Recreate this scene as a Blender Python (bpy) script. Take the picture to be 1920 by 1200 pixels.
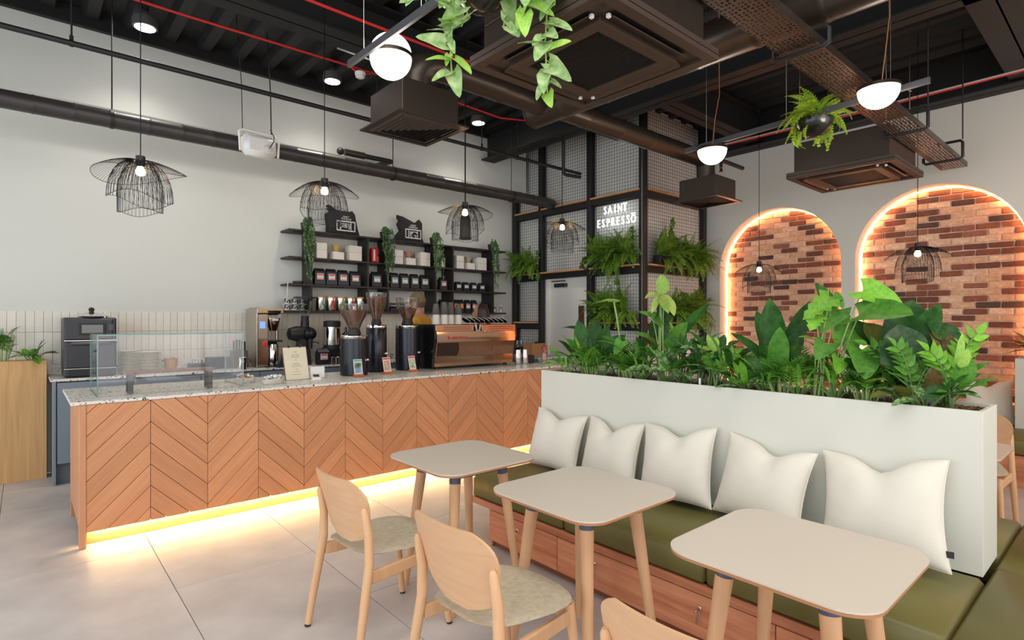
import bpy, math, random
from mathutils import Vector, Matrix, Euler
for o in list(bpy.data.objects): bpy.data.objects.remove(o)
S = bpy.context.scene; COL = S.collection
PI = math.pi; rad = math.radians
# ---------------------------------------------------------------- camera, world, lights, exposure
cam = bpy.data.cameras.new('camera'); camo = bpy.data.objects.new('camera', cam); COL.objects.link(camo)
cam.sensor_width = 36; cam.lens = 36 * 1048.2 / 1920; cam.clip_start = .05; cam.shift_y = 0.0007
YAW = rad(48.88)
fwd = Vector((math.cos(YAW), math.sin(YAW), 0))
camo.location = (0, 0, 1.52); camo.rotation_euler = fwd.to_track_quat('-Z', 'Y').to_euler()
S.camera = camo
S.view_settings.view_transform = 'Standard'; S.view_settings.look = 'None'
S.view_settings.exposure = 0.0; S.view_settings.gamma = 1; S.view_settings.use_curve_mapping = False
W = bpy.data.worlds.new('sky'); S.world = W; W.use_nodes = True
W.node_tree.nodes['Background'].inputs[0].default_value = (.86, .92, 1, 1)
W.node_tree.nodes['Background'].inputs[1].default_value = 1.6
def area(name, loc, rot, sx, sy, power, col):
    l = bpy.data.lights.new(name, 'AREA'); l.shape = 'RECTANGLE'; l.size = sx; l.size_y = sy; l.energy = power; l.color = col
    o = bpy.data.objects.new(name, l); o.location = loc; o.rotation_euler = rot; COL.objects.link(o); return o
# daylight through the shopfront glazing (left end of the room and the street side behind the camera)
area('daylight_shopfront', (-2.85, 2.2, 1.9), (0, rad(-90), 0), 3.2, 8.0, 100, (.88, .94, 1))
area('daylight_street_side', (2.5, -3.85, 1.9), (rad(90), 0, 0), 9.0, 3.2, 95, (1, .97, .93))
# added fill light below the deck, out of view, to brighten tabletops and floor
area('overhead_fill', (.9, .3, 4.25), (rad(8), rad(-8), 0), 3.6, 4.2, 185, (1, .98, .95))
def point(name, loc, e, col, r=.04):
    l = bpy.data.lights.new(name, 'POINT'); l.energy = e; l.color = col; l.shadow_soft_size = r
    o = bpy.data.objects.new(name, l); o.location = loc; COL.objects.link(o); return o
# more warm pendants of the same row hang over the seats outside the frame, to the right
for p_ in ((4.5, -.7, 2.25), (2.7, -1.3, 2.3), (6.9, -.3, 2.3)): point('pendant_glow', p_, 22, (1, .50, .20), .15)
cy = S.cycles
cy.max_bounces = 8; cy.diffuse_bounces = 4; cy.glossy_bounces = 4; cy.transmission_bounces = 6; cy.transparent_max_bounces = 16
cy.caustics_reflective = False; cy.caustics_refractive = False; cy.sample_clamp_indirect = 4; cy.use_denoising = True
cy.use_adaptive_sampling = True; cy.adaptive_threshold = .02
rnd = random.Random(7)
# ---------------------------------------------------------------- materials
MATS = {}
def nd(nt, t, **k):
    n = nt.nodes.new(t)
    for a, b in k.items(): setattr(n, a, b)
    return n
def mat(name, col=(.5, .5, .5), rough=.5, metal=0, noise=None, bump=None, emis=None, rand=0, coat=0, trans=0, spec=.5, alpha=1, sub=0, hue=0):
    """procedural material: base colour, noise=(scale, amount), bump=(scale, strength), rand = value change per object, hue = hue change per object"""
    if name in MATS: return MATS[name]
    m = bpy.data.materials.new(name); m.use_nodes = True; nt = m.node_tree; b = nt.nodes['Principled BSDF']; L = nt.links
    b.inputs['Base Color'].default_value = (*col, 1); b.inputs['Roughness'].default_value = rough; b.inputs['Metallic'].default_value = metal
    b.inputs['Coat Weight'].default_value = coat; b.inputs['Transmission Weight'].default_value = trans; b.inputs['Specular IOR Level'].default_value = spec
    b.inputs['Alpha'].default_value = alpha
    if sub: b.inputs['Subsurface Weight'].default_value = sub; b.inputs['Subsurface Radius'].default_value = (.02, .01, .005)
    src = None
    tc = nd(nt, 'ShaderNodeTexCoord')
    if noise or rand or hue:
        hs = nd(nt, 'ShaderNodeHueSaturation'); hs.inputs['Color'].default_value = (*col, 1)
        val = None
        if noise:
            n = nd(nt, 'ShaderNodeTexNoise'); n.inputs['Scale'].default_value = noise[0]; n.inputs['Detail'].default_value = 5
            L.new(tc.outputs['Object'], n.inputs['Vector'])
            mr = nd(nt, 'ShaderNodeMapRange'); mr.inputs[1].default_value = .25; mr.inputs[2].default_value = .75
            mr.inputs[3].default_value = 1 - noise[1]; mr.inputs[4].default_value = 1 + noise[1]
            L.new(n.outputs['Fac'], mr.inputs[0]); val = mr.outputs[0]
        if rand or hue:
            oi = nd(nt, 'ShaderNodeObjectInfo')
        if rand:
            mr2 = nd(nt, 'ShaderNodeMapRange'); mr2.inputs[3].default_value = 1 - rand; mr2.inputs[4].default_value = 1 + rand
            L.new(oi.outputs['Random'], mr2.inputs[0])
            if val:
                mu = nd(nt, 'ShaderNodeMath', operation='MULTIPLY'); L.new(val, mu.inputs[0]); L.new(mr2.outputs[0], mu.inputs[1]); val = mu.outputs[0]
            else: val = mr2.outputs[0]
        if hue:
            fr = nd(nt, 'ShaderNodeMath', operation='MULTIPLY'); fr.inputs[1].default_value = 7.31; L.new(oi.outputs['Random'], fr.inputs[0])
            fm = nd(nt, 'ShaderNodeMath', operation='FRACT'); L.new(fr.outputs[0], fm.inputs[0])
            mh = nd(nt, 'ShaderNodeMapRange'); mh.inputs[3].default_value = .5 - hue; mh.inputs[4].default_value = .5 + hue
            L.new(fm.outputs[0], mh.inputs[0]); L.new(mh.outputs[0], hs.inputs['Hue'])
        if val: L.new(val, hs.inputs['Value'])
        L.new(hs.outputs[0], b.inputs['Base Color'])
    if bump:
        n = nd(nt, 'ShaderNodeTexNoise'); n.inputs['Scale'].default_value = bump[0]; n.inputs['Detail'].default_value = 4
        L.new(tc.outputs['Object'], n.inputs['Vector'])
        bp = nd(nt, 'ShaderNodeBump'); bp.inputs['Strength'].default_value = bump[1]; bp.inputs['Distance'].default_value = .01
        L.new(n.outputs['Fac'], bp.inputs['Height']); L.new(bp.outputs[0], b.inputs['Normal'])
    if emis:
        b.inputs['Emission Color'].default_value = (*emis[0], 1); b.inputs['Emission Strength'].default_value = emis[1]
    MATS[name] = m; return m
def wood(name, c1, c2, scale, rough=.5, rand=.1, contrast=.5, bump=.08):
    """streaky grain: scale = (x, y, z) noise scale, small along the grain; shifted for every object"""
    if name in MATS: return MATS[name]
    m = bpy.data.materials.new(name); m.use_nodes = True; nt = m.node_tree; b = nt.nodes['Principled BSDF']; L = nt.links
    tc = nd(nt, 'ShaderNodeTexCoord'); oi = nd(nt, 'ShaderNodeObjectInfo')
    mul = nd(nt, 'ShaderNodeVectorMath', operation='SCALE'); mul.inputs[0].default_value = (13, 7, 9); L.new(oi.outputs['Random'], mul.inputs['Scale'])
    add = nd(nt, 'ShaderNodeVectorMath', operation='ADD'); L.new(tc.outputs['Object'], add.inputs[0]); L.new(mul.outputs[0], add.inputs[1])
    mp = nd(nt, 'ShaderNodeMapping'); mp.inputs['Scale'].default_value = scale; L.new(add.outputs[0], mp.inputs['Vector'])
    n = nd(nt, 'ShaderNodeTexNoise'); n.inputs['Scale'].default_value = 1; n.inputs['Detail'].default_value = 6; n.inputs['Roughness'].default_value = .6; n.inputs['Distortion'].default_value = .6
    L.new(mp.outputs[0], n.inputs['Vector'])
    cr = nd(nt, 'ShaderNodeValToRGB'); cr.color_ramp.elements[0].position = .5 - contrast / 2; cr.color_ramp.elements[1].position = .5 + contrast / 2
    cr.color_ramp.elements[0].color = (*c2, 1); cr.color_ramp.elements[1].color = (*c1, 1); L.new(n.outputs['Fac'], cr.inputs[0])
    hs = nd(nt, 'ShaderNodeHueSaturation'); L.new(cr.outputs[0], hs.inputs['Color'])
    mr = nd(nt, 'ShaderNodeMapRange'); mr.inputs[3].default_value = 1 - rand; mr.inputs[4].default_value = 1 + rand; L.new(oi.outputs['Random'], mr.inputs[0]); L.new(mr.outputs[0], hs.inputs['Value'])
    L.new(hs.outputs[0], b.inputs['Base Color']); b.inputs['Roughness'].default_value = rough
    bp = nd(nt, 'ShaderNodeBump'); bp.inputs['Strength'].default_value = bump; bp.inputs['Distance'].default_value = .005; L.new(n.outputs['Fac'], bp.inputs['Height']); L.new(bp.outputs[0], b.inputs['Normal'])
    MATS[name] = m; return m
def ramp_rand(name, stops, rough=.8, noise=(30, .25), bump=(60, .5)):
    """colour picked per object from a constant ramp (bricks)"""
    m = mat(name, (.5, .5, .5), rough, noise=noise, bump=bump); nt = m.node_tree; L = nt.links
    hs = [n for n in nt.nodes if n.type == 'HUE_SAT'][0]
    oi = nd(nt, 'ShaderNodeObjectInfo'); cr = nd(nt, 'ShaderNodeValToRGB'); cr.color_ramp.interpolation = 'CONSTANT'
    e = cr.color_ramp.elements
    e[0].position = 0; e[0].color = (*stops[0][1], 1); e[1].position = stops[1][0]; e[1].color = (*stops[1][1], 1)
    for p, c in stops[2:]:
        x = e.new(p); x.color = (*c, 1)
    L.new(oi.outputs['Random'], cr.inputs[0]); L.new(cr.outputs[0], hs.inputs['Color']); return m
def glass(name, tint=(1, 1, 1), refl=.9, base=.035, edge=.55):
    m = bpy.data.materials.new(name); m.use_nodes = True; nt = m.node_tree; L = nt.links; nt.nodes.clear()
    out = nd(nt, 'ShaderNodeOutputMaterial'); mx = nd(nt, 'ShaderNodeMixShader'); t = nd(nt, 'ShaderNodeBsdfTransparent'); g = nd(nt, 'ShaderNodeBsdfGlossy')
    t.inputs[0].default_value = (*tint, 1); g.inputs['Roughness'].default_value = .03; g.inputs[0].default_value = (refl, refl, refl, 1)
    f = nd(nt, 'ShaderNodeLayerWeight'); f.inputs['Blend'].default_value = .5
    pw = nd(nt, 'ShaderNodeMath', operation='POWER'); pw.inputs[1].default_value = 4.0; L.new(f.outputs['Facing'], pw.inputs[0])
    ma = nd(nt, 'ShaderNodeMath', operation='MULTIPLY_ADD'); ma.inputs[1].default_value = edge; ma.inputs[2].default_value = base; L.new(pw.outputs[0], ma.inputs[0]); L.new(ma.outputs[0], mx.inputs[0]); L.new(t.outputs[0], mx.inputs[1]); L.new(g.outputs[0], mx.inputs[2]); L.new(mx.outputs[0], out.inputs[0]); MATS[name] = m; return m
def speckle(name, base, chips, scale, rough=.35):
    """terrazzo: voronoi chips of several sizes in a pale ground"""
    m = bpy.data.materials.new(name); m.use_nodes = True; nt = m.node_tree; b = nt.nodes['Principled BSDF']; L = nt.links
    tc = nd(nt, 'ShaderNodeTexCoord'); col = None
    for k, (cc, thr) in enumerate(chips):
        v = nd(nt, 'ShaderNodeTexVoronoi'); v.inputs['Scale'].default_value = scale * (1 + .8 * k); v.inputs['Randomness'].default_value = 1
        mp = nd(nt, 'ShaderNodeMapping'); mp.inputs['Location'].default_value = (k * 3.7, k * 1.3, k * 2.1); L.new(tc.outputs['Object'], mp.inputs[0]); L.new(mp.outputs[0], v.inputs['Vector'])
        sx = nd(nt, 'ShaderNodeSeparateColor'); L.new(v.outputs['Color'], sx.inputs[0])
        g1 = nd(nt, 'ShaderNodeMath', operation='LESS_THAN'); g1.inputs[1].default_value = thr; L.new(sx.outputs[0], g1.inputs[0])
        g2 = nd(nt, 'ShaderNodeMath', operation='LESS_THAN'); g2.inputs[1].default_value = .42; L.new(v.outputs['Distance'], g2.inputs[0])
        mu = nd(nt, 'ShaderNodeMath', operation='MULTIPLY'); L.new(g1.outputs[0], mu.inputs[0]); L.new(g2.outputs[0], mu.inputs[1])
        mx = nd(nt, 'ShaderNodeMix', data_type='RGBA'); L.new(mu.outputs[0], mx.inputs[0])
        if col is None: mx.inputs[6].default_value = (*base, 1)
        else: L.new(col, mx.inputs[6])
        mx.inputs[7].default_value = (*cc, 1); col = mx.outputs[2]
    L.new(col, b.inputs['Base Color']); b.inputs['Roughness'].default_value = rough; MATS[name] = m; return m
def lin(r, g, b): return tuple(((c / 255) / 12.92 if c / 255 < .04045 else ((c / 255 + .055) / 1.055) ** 2.4) for c in (r, g, b))
# ---------------------------------------------------------------- mesh building
class B:
    def __init__(s): s.v = []; s.f = []; s.m = []
    def add(s, vs, fs, m=0, M=None):
        o = len(s.v)
        s.v += [tuple(M @ Vector(p)) for p in vs] if M else [tuple(p) for p in vs]
        s.f += [tuple(i + o for i in f) for f in fs]; s.m += [m] * len(fs); return s
    def box(s, c, d, b=0, m=0, M=None):
        """box of size d centred at c, chamfered by b"""
        x, y, z = d[0] / 2, d[1] / 2, d[2] / 2
        if b <= 0:
            vs = [(i * x + c[0], j * y + c[1], k * z + c[2]) for i in (-1, 1) for j in (-1, 1) for k in (-1, 1)]
            return s.add(vs, [(0, 1, 3, 2), (4, 6, 7, 5), (0, 4, 5, 1), (2, 3, 7, 6), (0, 2, 6, 4), (1, 5, 7, 3)], m, M)
        b = min(b, x * .99, y * .99, z * .99); vs = []; ix = {}
        for i in (-1, 1):
            for j in (-1, 1):
                for k in (-1, 1):
                    for a in range(3):
                        ix[i, j, k, a] = len(vs)
                        vs.append((c[0] + i * (x - (0 if a == 0 else b)), c[1] + j * (y - (0 if a == 1 else b)), c[2] + k * (z - (0 if a == 2 else b))))
        fs = []
        for i in (-1, 1):
            fs.append([ix[i, j, k, 0] for j, k in ((-1, -1), (1, -1), (1, 1), (-1, 1))][::i])
            fs.append([ix[j, i, k, 1] for k, j in ((-1, -1), (1, -1), (1, 1), (-1, 1))][::i])
            fs.append([ix[j, k, i, 2] for j, k in ((-1, -1), (1, -1), (1, 1), (-1, 1))][::i])
        for i in (-1, 1):
            for j in (-1, 1):
                fs.append([ix[i, j, -1, 0], ix[i, j, 1, 0], ix[i, j, 1, 1], ix[i, j, -1, 1]][::-i * j])
                fs.append([ix[i, -1, j, 0], ix[i, 1, j, 0], ix[i, 1, j, 2], ix[i, -1, j, 2]][::i * j])
                fs.append([ix[-1, i, j, 1], ix[1, i, j, 1], ix[1, i, j, 2], ix[-1, i, j, 2]][::-i * j])
                for k in (-1, 1): fs.append([ix[i, j, k, 0], ix[i, j, k, 1], ix[i, j, k, 2]][::i * j * k])
        return s.add(vs, fs, m, M)
    def cyl(s, p0, p1, r0, r1=None, n=16, m=0, caps=True): return s.tube([p0, p1], [r0, r0 if r1 is None else r1], n, m, caps)
    def tube(s, pts, r, n=8, m=0, caps=True, closed=False):
        pts = [Vector(p) for p in pts]; k = len(pts)
        if not hasattr(r, '__len__'): r = [r] * k
        t = []
        for i in range(k):
            if closed: d = pts[(i + 1) % k] - pts[i - 1]
            else: d = pts[min(i + 1, k - 1)] - pts[max(i - 1, 0)]
            t.append(d.normalized() if d.length > 1e-9 else Vector((0, 0, 1)))
        u = t[0].orthogonal().normalized(); vs = []
        for i in range(k):
            u = u - t[i] * u.dot(t[i])
            u = u.normalized() if u.length > 1e-6 else t[i].orthogonal().normalized()
            w = t[i].cross(u)
            for a in range(n):
                q = 2 * PI * a / n; vs.append(pts[i] + (u * math.cos(q) + w * math.sin(q)) * r[i])
        fs = []
        for i in range(k if closed else k - 1):
            j = (i + 1) % k
            for a in range(n): fs.append((i * n + a, i * n + (a + 1) % n, j * n + (a + 1) % n, j * n + a))
        if caps and not closed: fs += [tuple(range(n))[::-1], tuple(range((k - 1) * n, k * n))]
        return s.add(vs, fs, m)
    def lathe(s, prof, c=(0, 0, 0), n=24, m=0, M=None, cap0=True, cap1=True):
        """prof = [(radius, z)] from bottom to top"""
        vs = []; fs = []; k = len(prof)
        for r, z in prof:
            for a in range(n): q = 2 * PI * a / n; vs.append((c[0] + r * math.cos(q), c[1] + r * math.sin(q), c[2] + z))
        for i in range(k - 1):
            for a in range(n): fs.append((i * n + a, i * n + (a + 1) % n, (i + 1) * n + (a + 1) % n, (i + 1) * n + a))
        if cap0: fs.append(tuple(range(n))[::-1])
        if cap1: fs.append(tuple(range((k - 1) * n, k * n)))
        return s.add(vs, fs, m, M)
    def prism(s, poly, z0, z1, m=0, M=None):
        n = len(poly); vs = [(x, y, z0) for x, y in poly] + [(x, y, z1) for x, y in poly]
        fs = [tuple(range(n))[::-1], tuple(range(n, 2 * n))] + [(i, (i + 1) % n, n + (i + 1) % n, n + i) for i in range(n)]
        return s.add(vs, fs, m, M)
    def grid(s, P, m=0, M=None):
        """P[i][j] = point: a quad sheet"""
        a, b = len(P), len(P[0]); vs = [p for r in P for p in r]
        return s.add(vs, [(i * b + j, i * b + j + 1, (i + 1) * b + j + 1, (i + 1) * b + j) for i in range(a - 1) for j in range(b - 1)], m, M)
    def mesh(s, name, mats, smooth=False, angle=40):
        me = bpy.data.meshes.new(name); me.from_pydata(s.v, [], s.f)
        for x in (mats if isinstance(mats, (list, tuple)) else [mats]): me.materials.append(x)
        if any(s.m): me.polygons.foreach_set('material_index', s.m)
        me.update()
        if smooth:
            me.shade_smooth(); me.set_sharp_from_angle(angle=rad(angle))
        return me
def link(name, me, parent=None, loc=None, rot=None, sc=None):
    o = bpy.data.objects.new(name, me); COL.objects.link(o)
    if parent is not None: o.parent = parent
    if loc is not None: o.location = loc
    if rot is not None: o.rotation_euler = rot
    if sc is not None: o.scale = sc
    return o
def P(parent, name, b, mats, smooth=False, loc=None, rot=None, label=None, angle=40, stuff=False):
    o = link(name, b.mesh(name, mats, smooth, angle), parent, loc, rot)
    if label: o['label'] = label
    if stuff: o['kind'] = 'stuff'
    return o
def tag(o, label, cat, group=None):
    o['label'] = label; o['category'] = cat
    if group: o['group'] = group
    return o
def T(name, label, cat, loc=(0, 0, 0), rz=0, group=None):
    o = bpy.data.objects.new(name, None); COL.objects.link(o); o.location = loc; o.rotation_euler = (0, 0, rz); o.empty_display_size = .05
    return tag(o, label, cat, group)
def struct(name, b, mats, parent=None, smooth=False):
    o = P(parent, name, b, mats, smooth)
    if parent is None: o['kind'] = 'structure'
    return o
def dup(root, loc, rz=None, label=None, sc=None):
    r = root.copy(); COL.objects.link(r); r.location = loc
    if rz is not None: r.rotation_euler = (0, 0, rz)
    if sc: r.scale = (sc,) * 3
    if label: r['label'] = label
    for ch in list(root.children):
        c = ch.copy(); COL.objects.link(c); c.parent = r
        for g in ch.children:
            d = g.copy(); COL.objects.link(d); d.parent = c
    return r
def text(body, size, mname, parent=None, name='lettering', M=None, ext=.0008, align='CENTER', bold=0):
    cu = bpy.data.curves.new('t', 'FONT'); cu.body = body; cu.size = size; cu.align_x = align; cu.align_y = 'CENTER'; cu.extrude = ext; cu.offset = bold; cu.resolution_u = 2
    o = bpy.data.objects.new('t', cu); COL.objects.link(o); dg = bpy.context.evaluated_depsgraph_get(); dg.update()
    me = bpy.data.meshes.new_from_object(o.evaluated_get(dg)); bpy.data.objects.remove(o); bpy.data.curves.remove(cu)
    me.name = name; me.materials.clear(); me.materials.append(mname)
    if M is not None: me.transform(M)
    return link(name, me, parent)
def bez(p0, p1, p2, n): return [tuple((1 - t) ** 2 * a + 2 * t * (1 - t) * b + t * t * c for a, b, c in zip(p0, p1, p2)) for t in [i / n for i in range(n + 1)]]
def rrect(w, h, r, n=5):
    out = []
    for cx, cy_, a0 in ((w / 2 - r, h / 2 - r, 0), (-w / 2 + r, h / 2 - r, 90), (-w / 2 + r, -h / 2 + r, 180), (w / 2 - r, -h / 2 + r, 270)):
        for i in range(n + 1): q = rad(a0 + 90 * i / n); out.append((cx + r * math.cos(q), cy_ + r * math.sin(q)))
    return out
# palette
wall_m = mat('wall_paint', lin(218, 219, 211), .7, noise=(1.2, .02))
store_m = mat('store_white', lin(242, 240, 234), .55)
cream_m = mat('pale_panel_paint', lin(211, 211, 199), .55)
black_m = mat('black_steel', lin(30, 30, 32), .5)
dark_m = mat('dark_ceiling_paint', lin(23, 22, 22), .6, noise=(3, .15))
duct_m = mat('dark_duct_paint', lin(78, 69, 62), .34, metal=.7)
darkp_m = mat('charcoal_plastic', lin(44, 44, 48), .4)
grey_m = mat('blue_grey_cabinet', lin(128, 140, 150), .5)
ash_m = wood('ash_wood', lin(222, 178, 136), lin(204, 156, 112), (30, 30, 2.2), .45, .04, .7)
ply_m = wood('ash_plywood', lin(220, 178, 138), lin(202, 156, 114), (22, 2.0, 30), .45, .03, .7)
plank_m = wood('counter_veneer', lin(218, 158, 113), lin(196, 130, 88), (2.0, 40, 40), .5, .09, .6)
post_m = wood('counter_solid_wood', lin(210, 154, 116), lin(190, 130, 92), (40, 40, 2.5), .5, .04, .6)
bench_m = wood('bench_base_wood', lin(214, 148, 108), lin(168, 96, 64), (14, 1.0, 20), .5, .10, .42)
oak_m = wood('oak_veneer', lin(222, 178, 118), lin(190, 142, 88), (20, 20, 1.3), .5, .02, .6)
shelfwood_m = wood('pine_strip', lin(226, 172, 116), lin(206, 146, 92), (20, 3, 20), .5, .05)
walnut_m = wood('walnut', lin(132, 92, 64), lin(96, 62, 42), (3, 30, 30), .5, .05)
green_m = mat('olive_leather', lin(106, 100, 50), .42, bump=(180, .12), noise=(2, .06))
linen_m = mat('ivory_linen', lin(223, 217, 203), .85, bump=(260, .25), noise=(4, .03))
wool_m = mat('beige_wool', lin(196, 182, 156), .9, noise=(45, .16), bump=(200, .4))
lam_m = mat('greige_laminate', lin(209, 197, 181), .38)
rim_m = mat('ply_edge', lin(178, 124, 86), .5)
cap_m = mat('slate_blue_steel', lin(74, 84, 100), .45)
chrome_m = mat('polished_steel', lin(222, 220, 214), .12, metal=1)
steel_m = mat('brushed_steel', lin(190, 184, 174), .3, metal=1)
copper_m = mat('polished_copper', lin(166, 138, 118), .1, metal=1)
white_m = mat('white_plastic', lin(236, 235, 230), .45)
card_m = mat('white_card', lin(236, 230, 218), .8)
kraft_m = mat('kraft_card', lin(190, 138, 92), .8)
terr_m = speckle('terrazzo', lin(226, 222, 212), ((lin(24, 24, 26), .17), (lin(150, 146, 138), .22), (lin(90, 84, 78), .16), (lin(246, 244, 238), .25)), 33)
tile_m = mat('glazed_tile', lin(226, 219, 205), .22, rand=.06, noise=(9, .05), bump=(14, .25))
grout_m = mat('grout', lin(212, 204, 190), .9)
ftile_m = mat('stone_floor_tile', lin(197, 189, 184), .42, rand=.03, noise=(3.4, .15), bump=(5, .05))
fgrout_m = mat('floor_grout', lin(176, 162, 144), .9)
mort_m = mat('pale_mortar', lin(232, 206, 184), .9, bump=(80, .4))
brick_m = ramp_rand('reclaimed_brick', [(0, lin(222, 184, 152)), (.14, lin(226, 190, 162)), (.27, lin(214, 174, 142)), (.38, lin(230, 198, 170)), (.50, lin(218, 176, 148)), (.58, lin(128, 80, 64)), (.70, lin(110, 70, 58)), (.80, lin(140, 88, 68)), (.88, lin(86, 64, 58)), (.95, lin(150, 100, 82))])
glass_m = glass('clear_glass'); glassg_m = glass('clear_thin_glass', (.93, .94, .93), .9, .09, .55)
gedge_m = mat('green_glass_edge', lin(94, 150, 146), .15, spec=.8)
red_m = mat('red_plastic', lin(214, 44, 40), .4)
bean_m = mat('coffee_beans', lin(112, 62, 42), .5, noise=(60, .6), bump=(70, 1.0))
soil_m = mat('bark_mulch', lin(120, 92, 62), .95, noise=(60, .7), bump=(50, 1))
blackpot_m = mat('black_pot', lin(26, 26, 26), .5)
bulb_m = mat('warm_bulb', (1, .8, .5), emis=((1, .62, .26), 60))
globe_m = mat('opal_glass_lit', (1, .98, .94), emis=((1, .93, .82), 4.0))
led_m = mat('led_strip', (1, .8, .5), emis=((1, .72, .34), 150))
niche_led_m = mat('niche_led', (1, .7, .4), emis=((1, .38, .15), 44))
down_m = mat('downlight_lens', (1, 1, 1), emis=((1, .97, .92), 25))
sign_m = mat('sign_letters_lit', (1, 1, 1), emis=((.95, .98, 1), 3))
ink_m = mat('dark_print', lin(60, 58, 56), .8)
whitep_m = mat('white_print', lin(236, 236, 232), .7)
redp_m = mat('red_label_print', lin(226, 84, 92), .7); tealp_m = mat('teal_label_print', lin(98, 176, 176), .7); orangep_m = mat('orange_label_print', lin(240, 140, 70), .7)
# ================================================================ THE SETTING
XL, XR, YB, YF, ZC = -3.0, 8.0, 7.25, -4.0, 4.55
b = B().box(((XL + 8.3) / 2, (YF + YB) / 2, -.06), (8.3 - XL, YB - YF, .104))
floor = struct('floor', b, fgrout_m)
vtile = []
for k in range(-5, 10):
    x0, x1 = .648 + .79 * k, .648 + .79 * (k + 1)
    off = 3.643 if k % 2 == 0 else 2.873
    for n in range(-6, 4):
        y0, y1 = off + 1.54 * n, off + 1.54 * (n + 1)
        a0, a1, c0, c1 = max(x0, XL), min(x1, 8.0), max(y0, YF), min(y1, YB)
        if a1 - a0 < .05 or c1 - c0 < .05: continue
        g = .0022
        t = B().box((0, 0, -.006), (a1 - a0 - 2 * g, c1 - c0 - 2 * g, .012), .001)
        P(floor, 'floor_tile', t, ftile_m, loc=((a0 + a1) / 2, (c0 + c1) / 2, 0))
# left wall behind the bar, its bulkhead and the splashback tiles
b = B().box(((XL + 8.3) / 2, YB + .1, 2.3), (8.3 - XL, .2, 4.6))
wall_left = struct('wall_left', b, wall_m)
struct('bulkhead', B().box(((XL + 6.33) / 2, 7.07, 4.02), (6.33 - XL, .36, .735)), wall_m, wall_left)
struct('grout_bed', B().box((2.85, 7.246, 1.3), (6.8, .006, .63)), grout_m, wall_left)
tv = []
for s in range(3):
    r2 = random.Random(s); q = [r2.uniform(-.0012, .0012) for _ in range(4)]
    t = B().box((0, 0, 0), (.0664, .012, .2085), .0022); tv.append(t.mesh('wall_tile', tile_m))
n = 0
for row in range(3):
    for k in range(-7, 90):
        o = link('wall_tile', tv[rnd.randrange(3)], wall_left, (k * .068 + .045, 7.238 + rnd.uniform(-.0012, .0012), 1.512 - row * .2105), (rnd.uniform(-.008, .008), 0, rnd.uniform(-.012, .012)))
struct('top_angle', B().box(((XL + 8) / 2, 7.05, 4.47), (8 - XL, .44, .17)), dark_m, wall_left)
# back wall with two arched brick niches
NICHES = [(3.5, .84, 2.275), (1.678, .823, 2.29)]; SILL = .61
b = B(); ys = {YF, YB}
for c, r, zs in NICHES:
    for i in range(25): ys.add(c + r * math.cos(PI * i / 24))
ys = sorted(ys)
def topz(y):
    for c, r, zs in NICHES:
        if abs(y - c) <= r + 1e-6: return zs + math.sqrt(max(0, r * r - (y - c) ** 2))
    return None
for y0, y1 in zip(ys, ys[1:]):
    m_ = (y0 + y1) / 2
    if topz(m_) is None: b.add([(XR, y0, 0), (XR, y1, 0), (XR, y1, 4.6), (XR, y0, 4.6)], [(0, 3, 2, 1)])
    else:
        b.add([(XR, y0, topz(y0)), (XR, y1, topz(y1)), (XR, y1, 4.6), (XR, y0, 4.6)], [(0, 3, 2, 1)])
        b.add([(XR, y0, 0), (XR, y1, 0), (XR, y1, SILL), (XR, y0, SILL)], [(0, 3, 2, 1)])
wall_back = struct('wall_back', b, wall_m)
bv = []
for s in range(5):
    r2 = random.Random(40 + s); t = B().box((0, 0, 0), (.03, .212, .0615), .006)
    t.v = [(x + r2.uniform(-.003, .003), y + r2.uniform(-.004, .004), z + r2.uniform(-.0035, .0035)) for x, y, z in t.v]
    bv.append(t.mesh('brick', brick_m))
for c, r, zs in NICHES:
    pts = [(c - r, SILL)] + [(c - r * math.cos(PI * i / 24), zs + r * math.sin(PI * i / 24)) for i in range(25)] + [(c + r, SILL)]
    b = B()
    for (ya, za), (yb, zb) in zip(pts, pts[1:] + pts[:1]):
        b.add([(XR, ya, za), (XR, yb, zb), (8.262, yb, zb), (8.262, ya, za)], [(0, 1, 2, 3)])
    b.add([(8.262, y, z) for y, z in pts], [tuple(range(len(pts)))], 1)
    ni = P(wall_back, 'arched_niche', b, [wall_m, mort_m], label='arched niche faced in reclaimed brick with a glowing warm edge')
    led = B().tube([(8.205, c + (y - c) * .985, z if i in (0, len(pts) - 1) else zs + (z - zs) * .985) for i, (y, z) in enumerate(pts)], .006, 5)
    P(ni, 'led_strip', led, niche_led_m, label='glowing warm LED strip round the arch')
    for k in range(int((zs + r - SILL) / .075) + 1):
        z = SILL + .04 + k * .075
        for j in range(-5, 6):
            y = c + j * .225 + (k % 2) * .1125 + (.03 if c > 2 else 0)
            hw = r if z < zs else math.sqrt(max(0, r * r - (z - zs) ** 2))
            if abs(y - c) - .08 > hw or z > zs + r: continue
            link('brick', bv[rnd.randrange(5)], ni, (8.258 + rnd.uniform(-.004, .004), y, z), (rnd.uniform(-.012, .012), 0, rnd.uniform(-.01, .01)))
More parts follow.
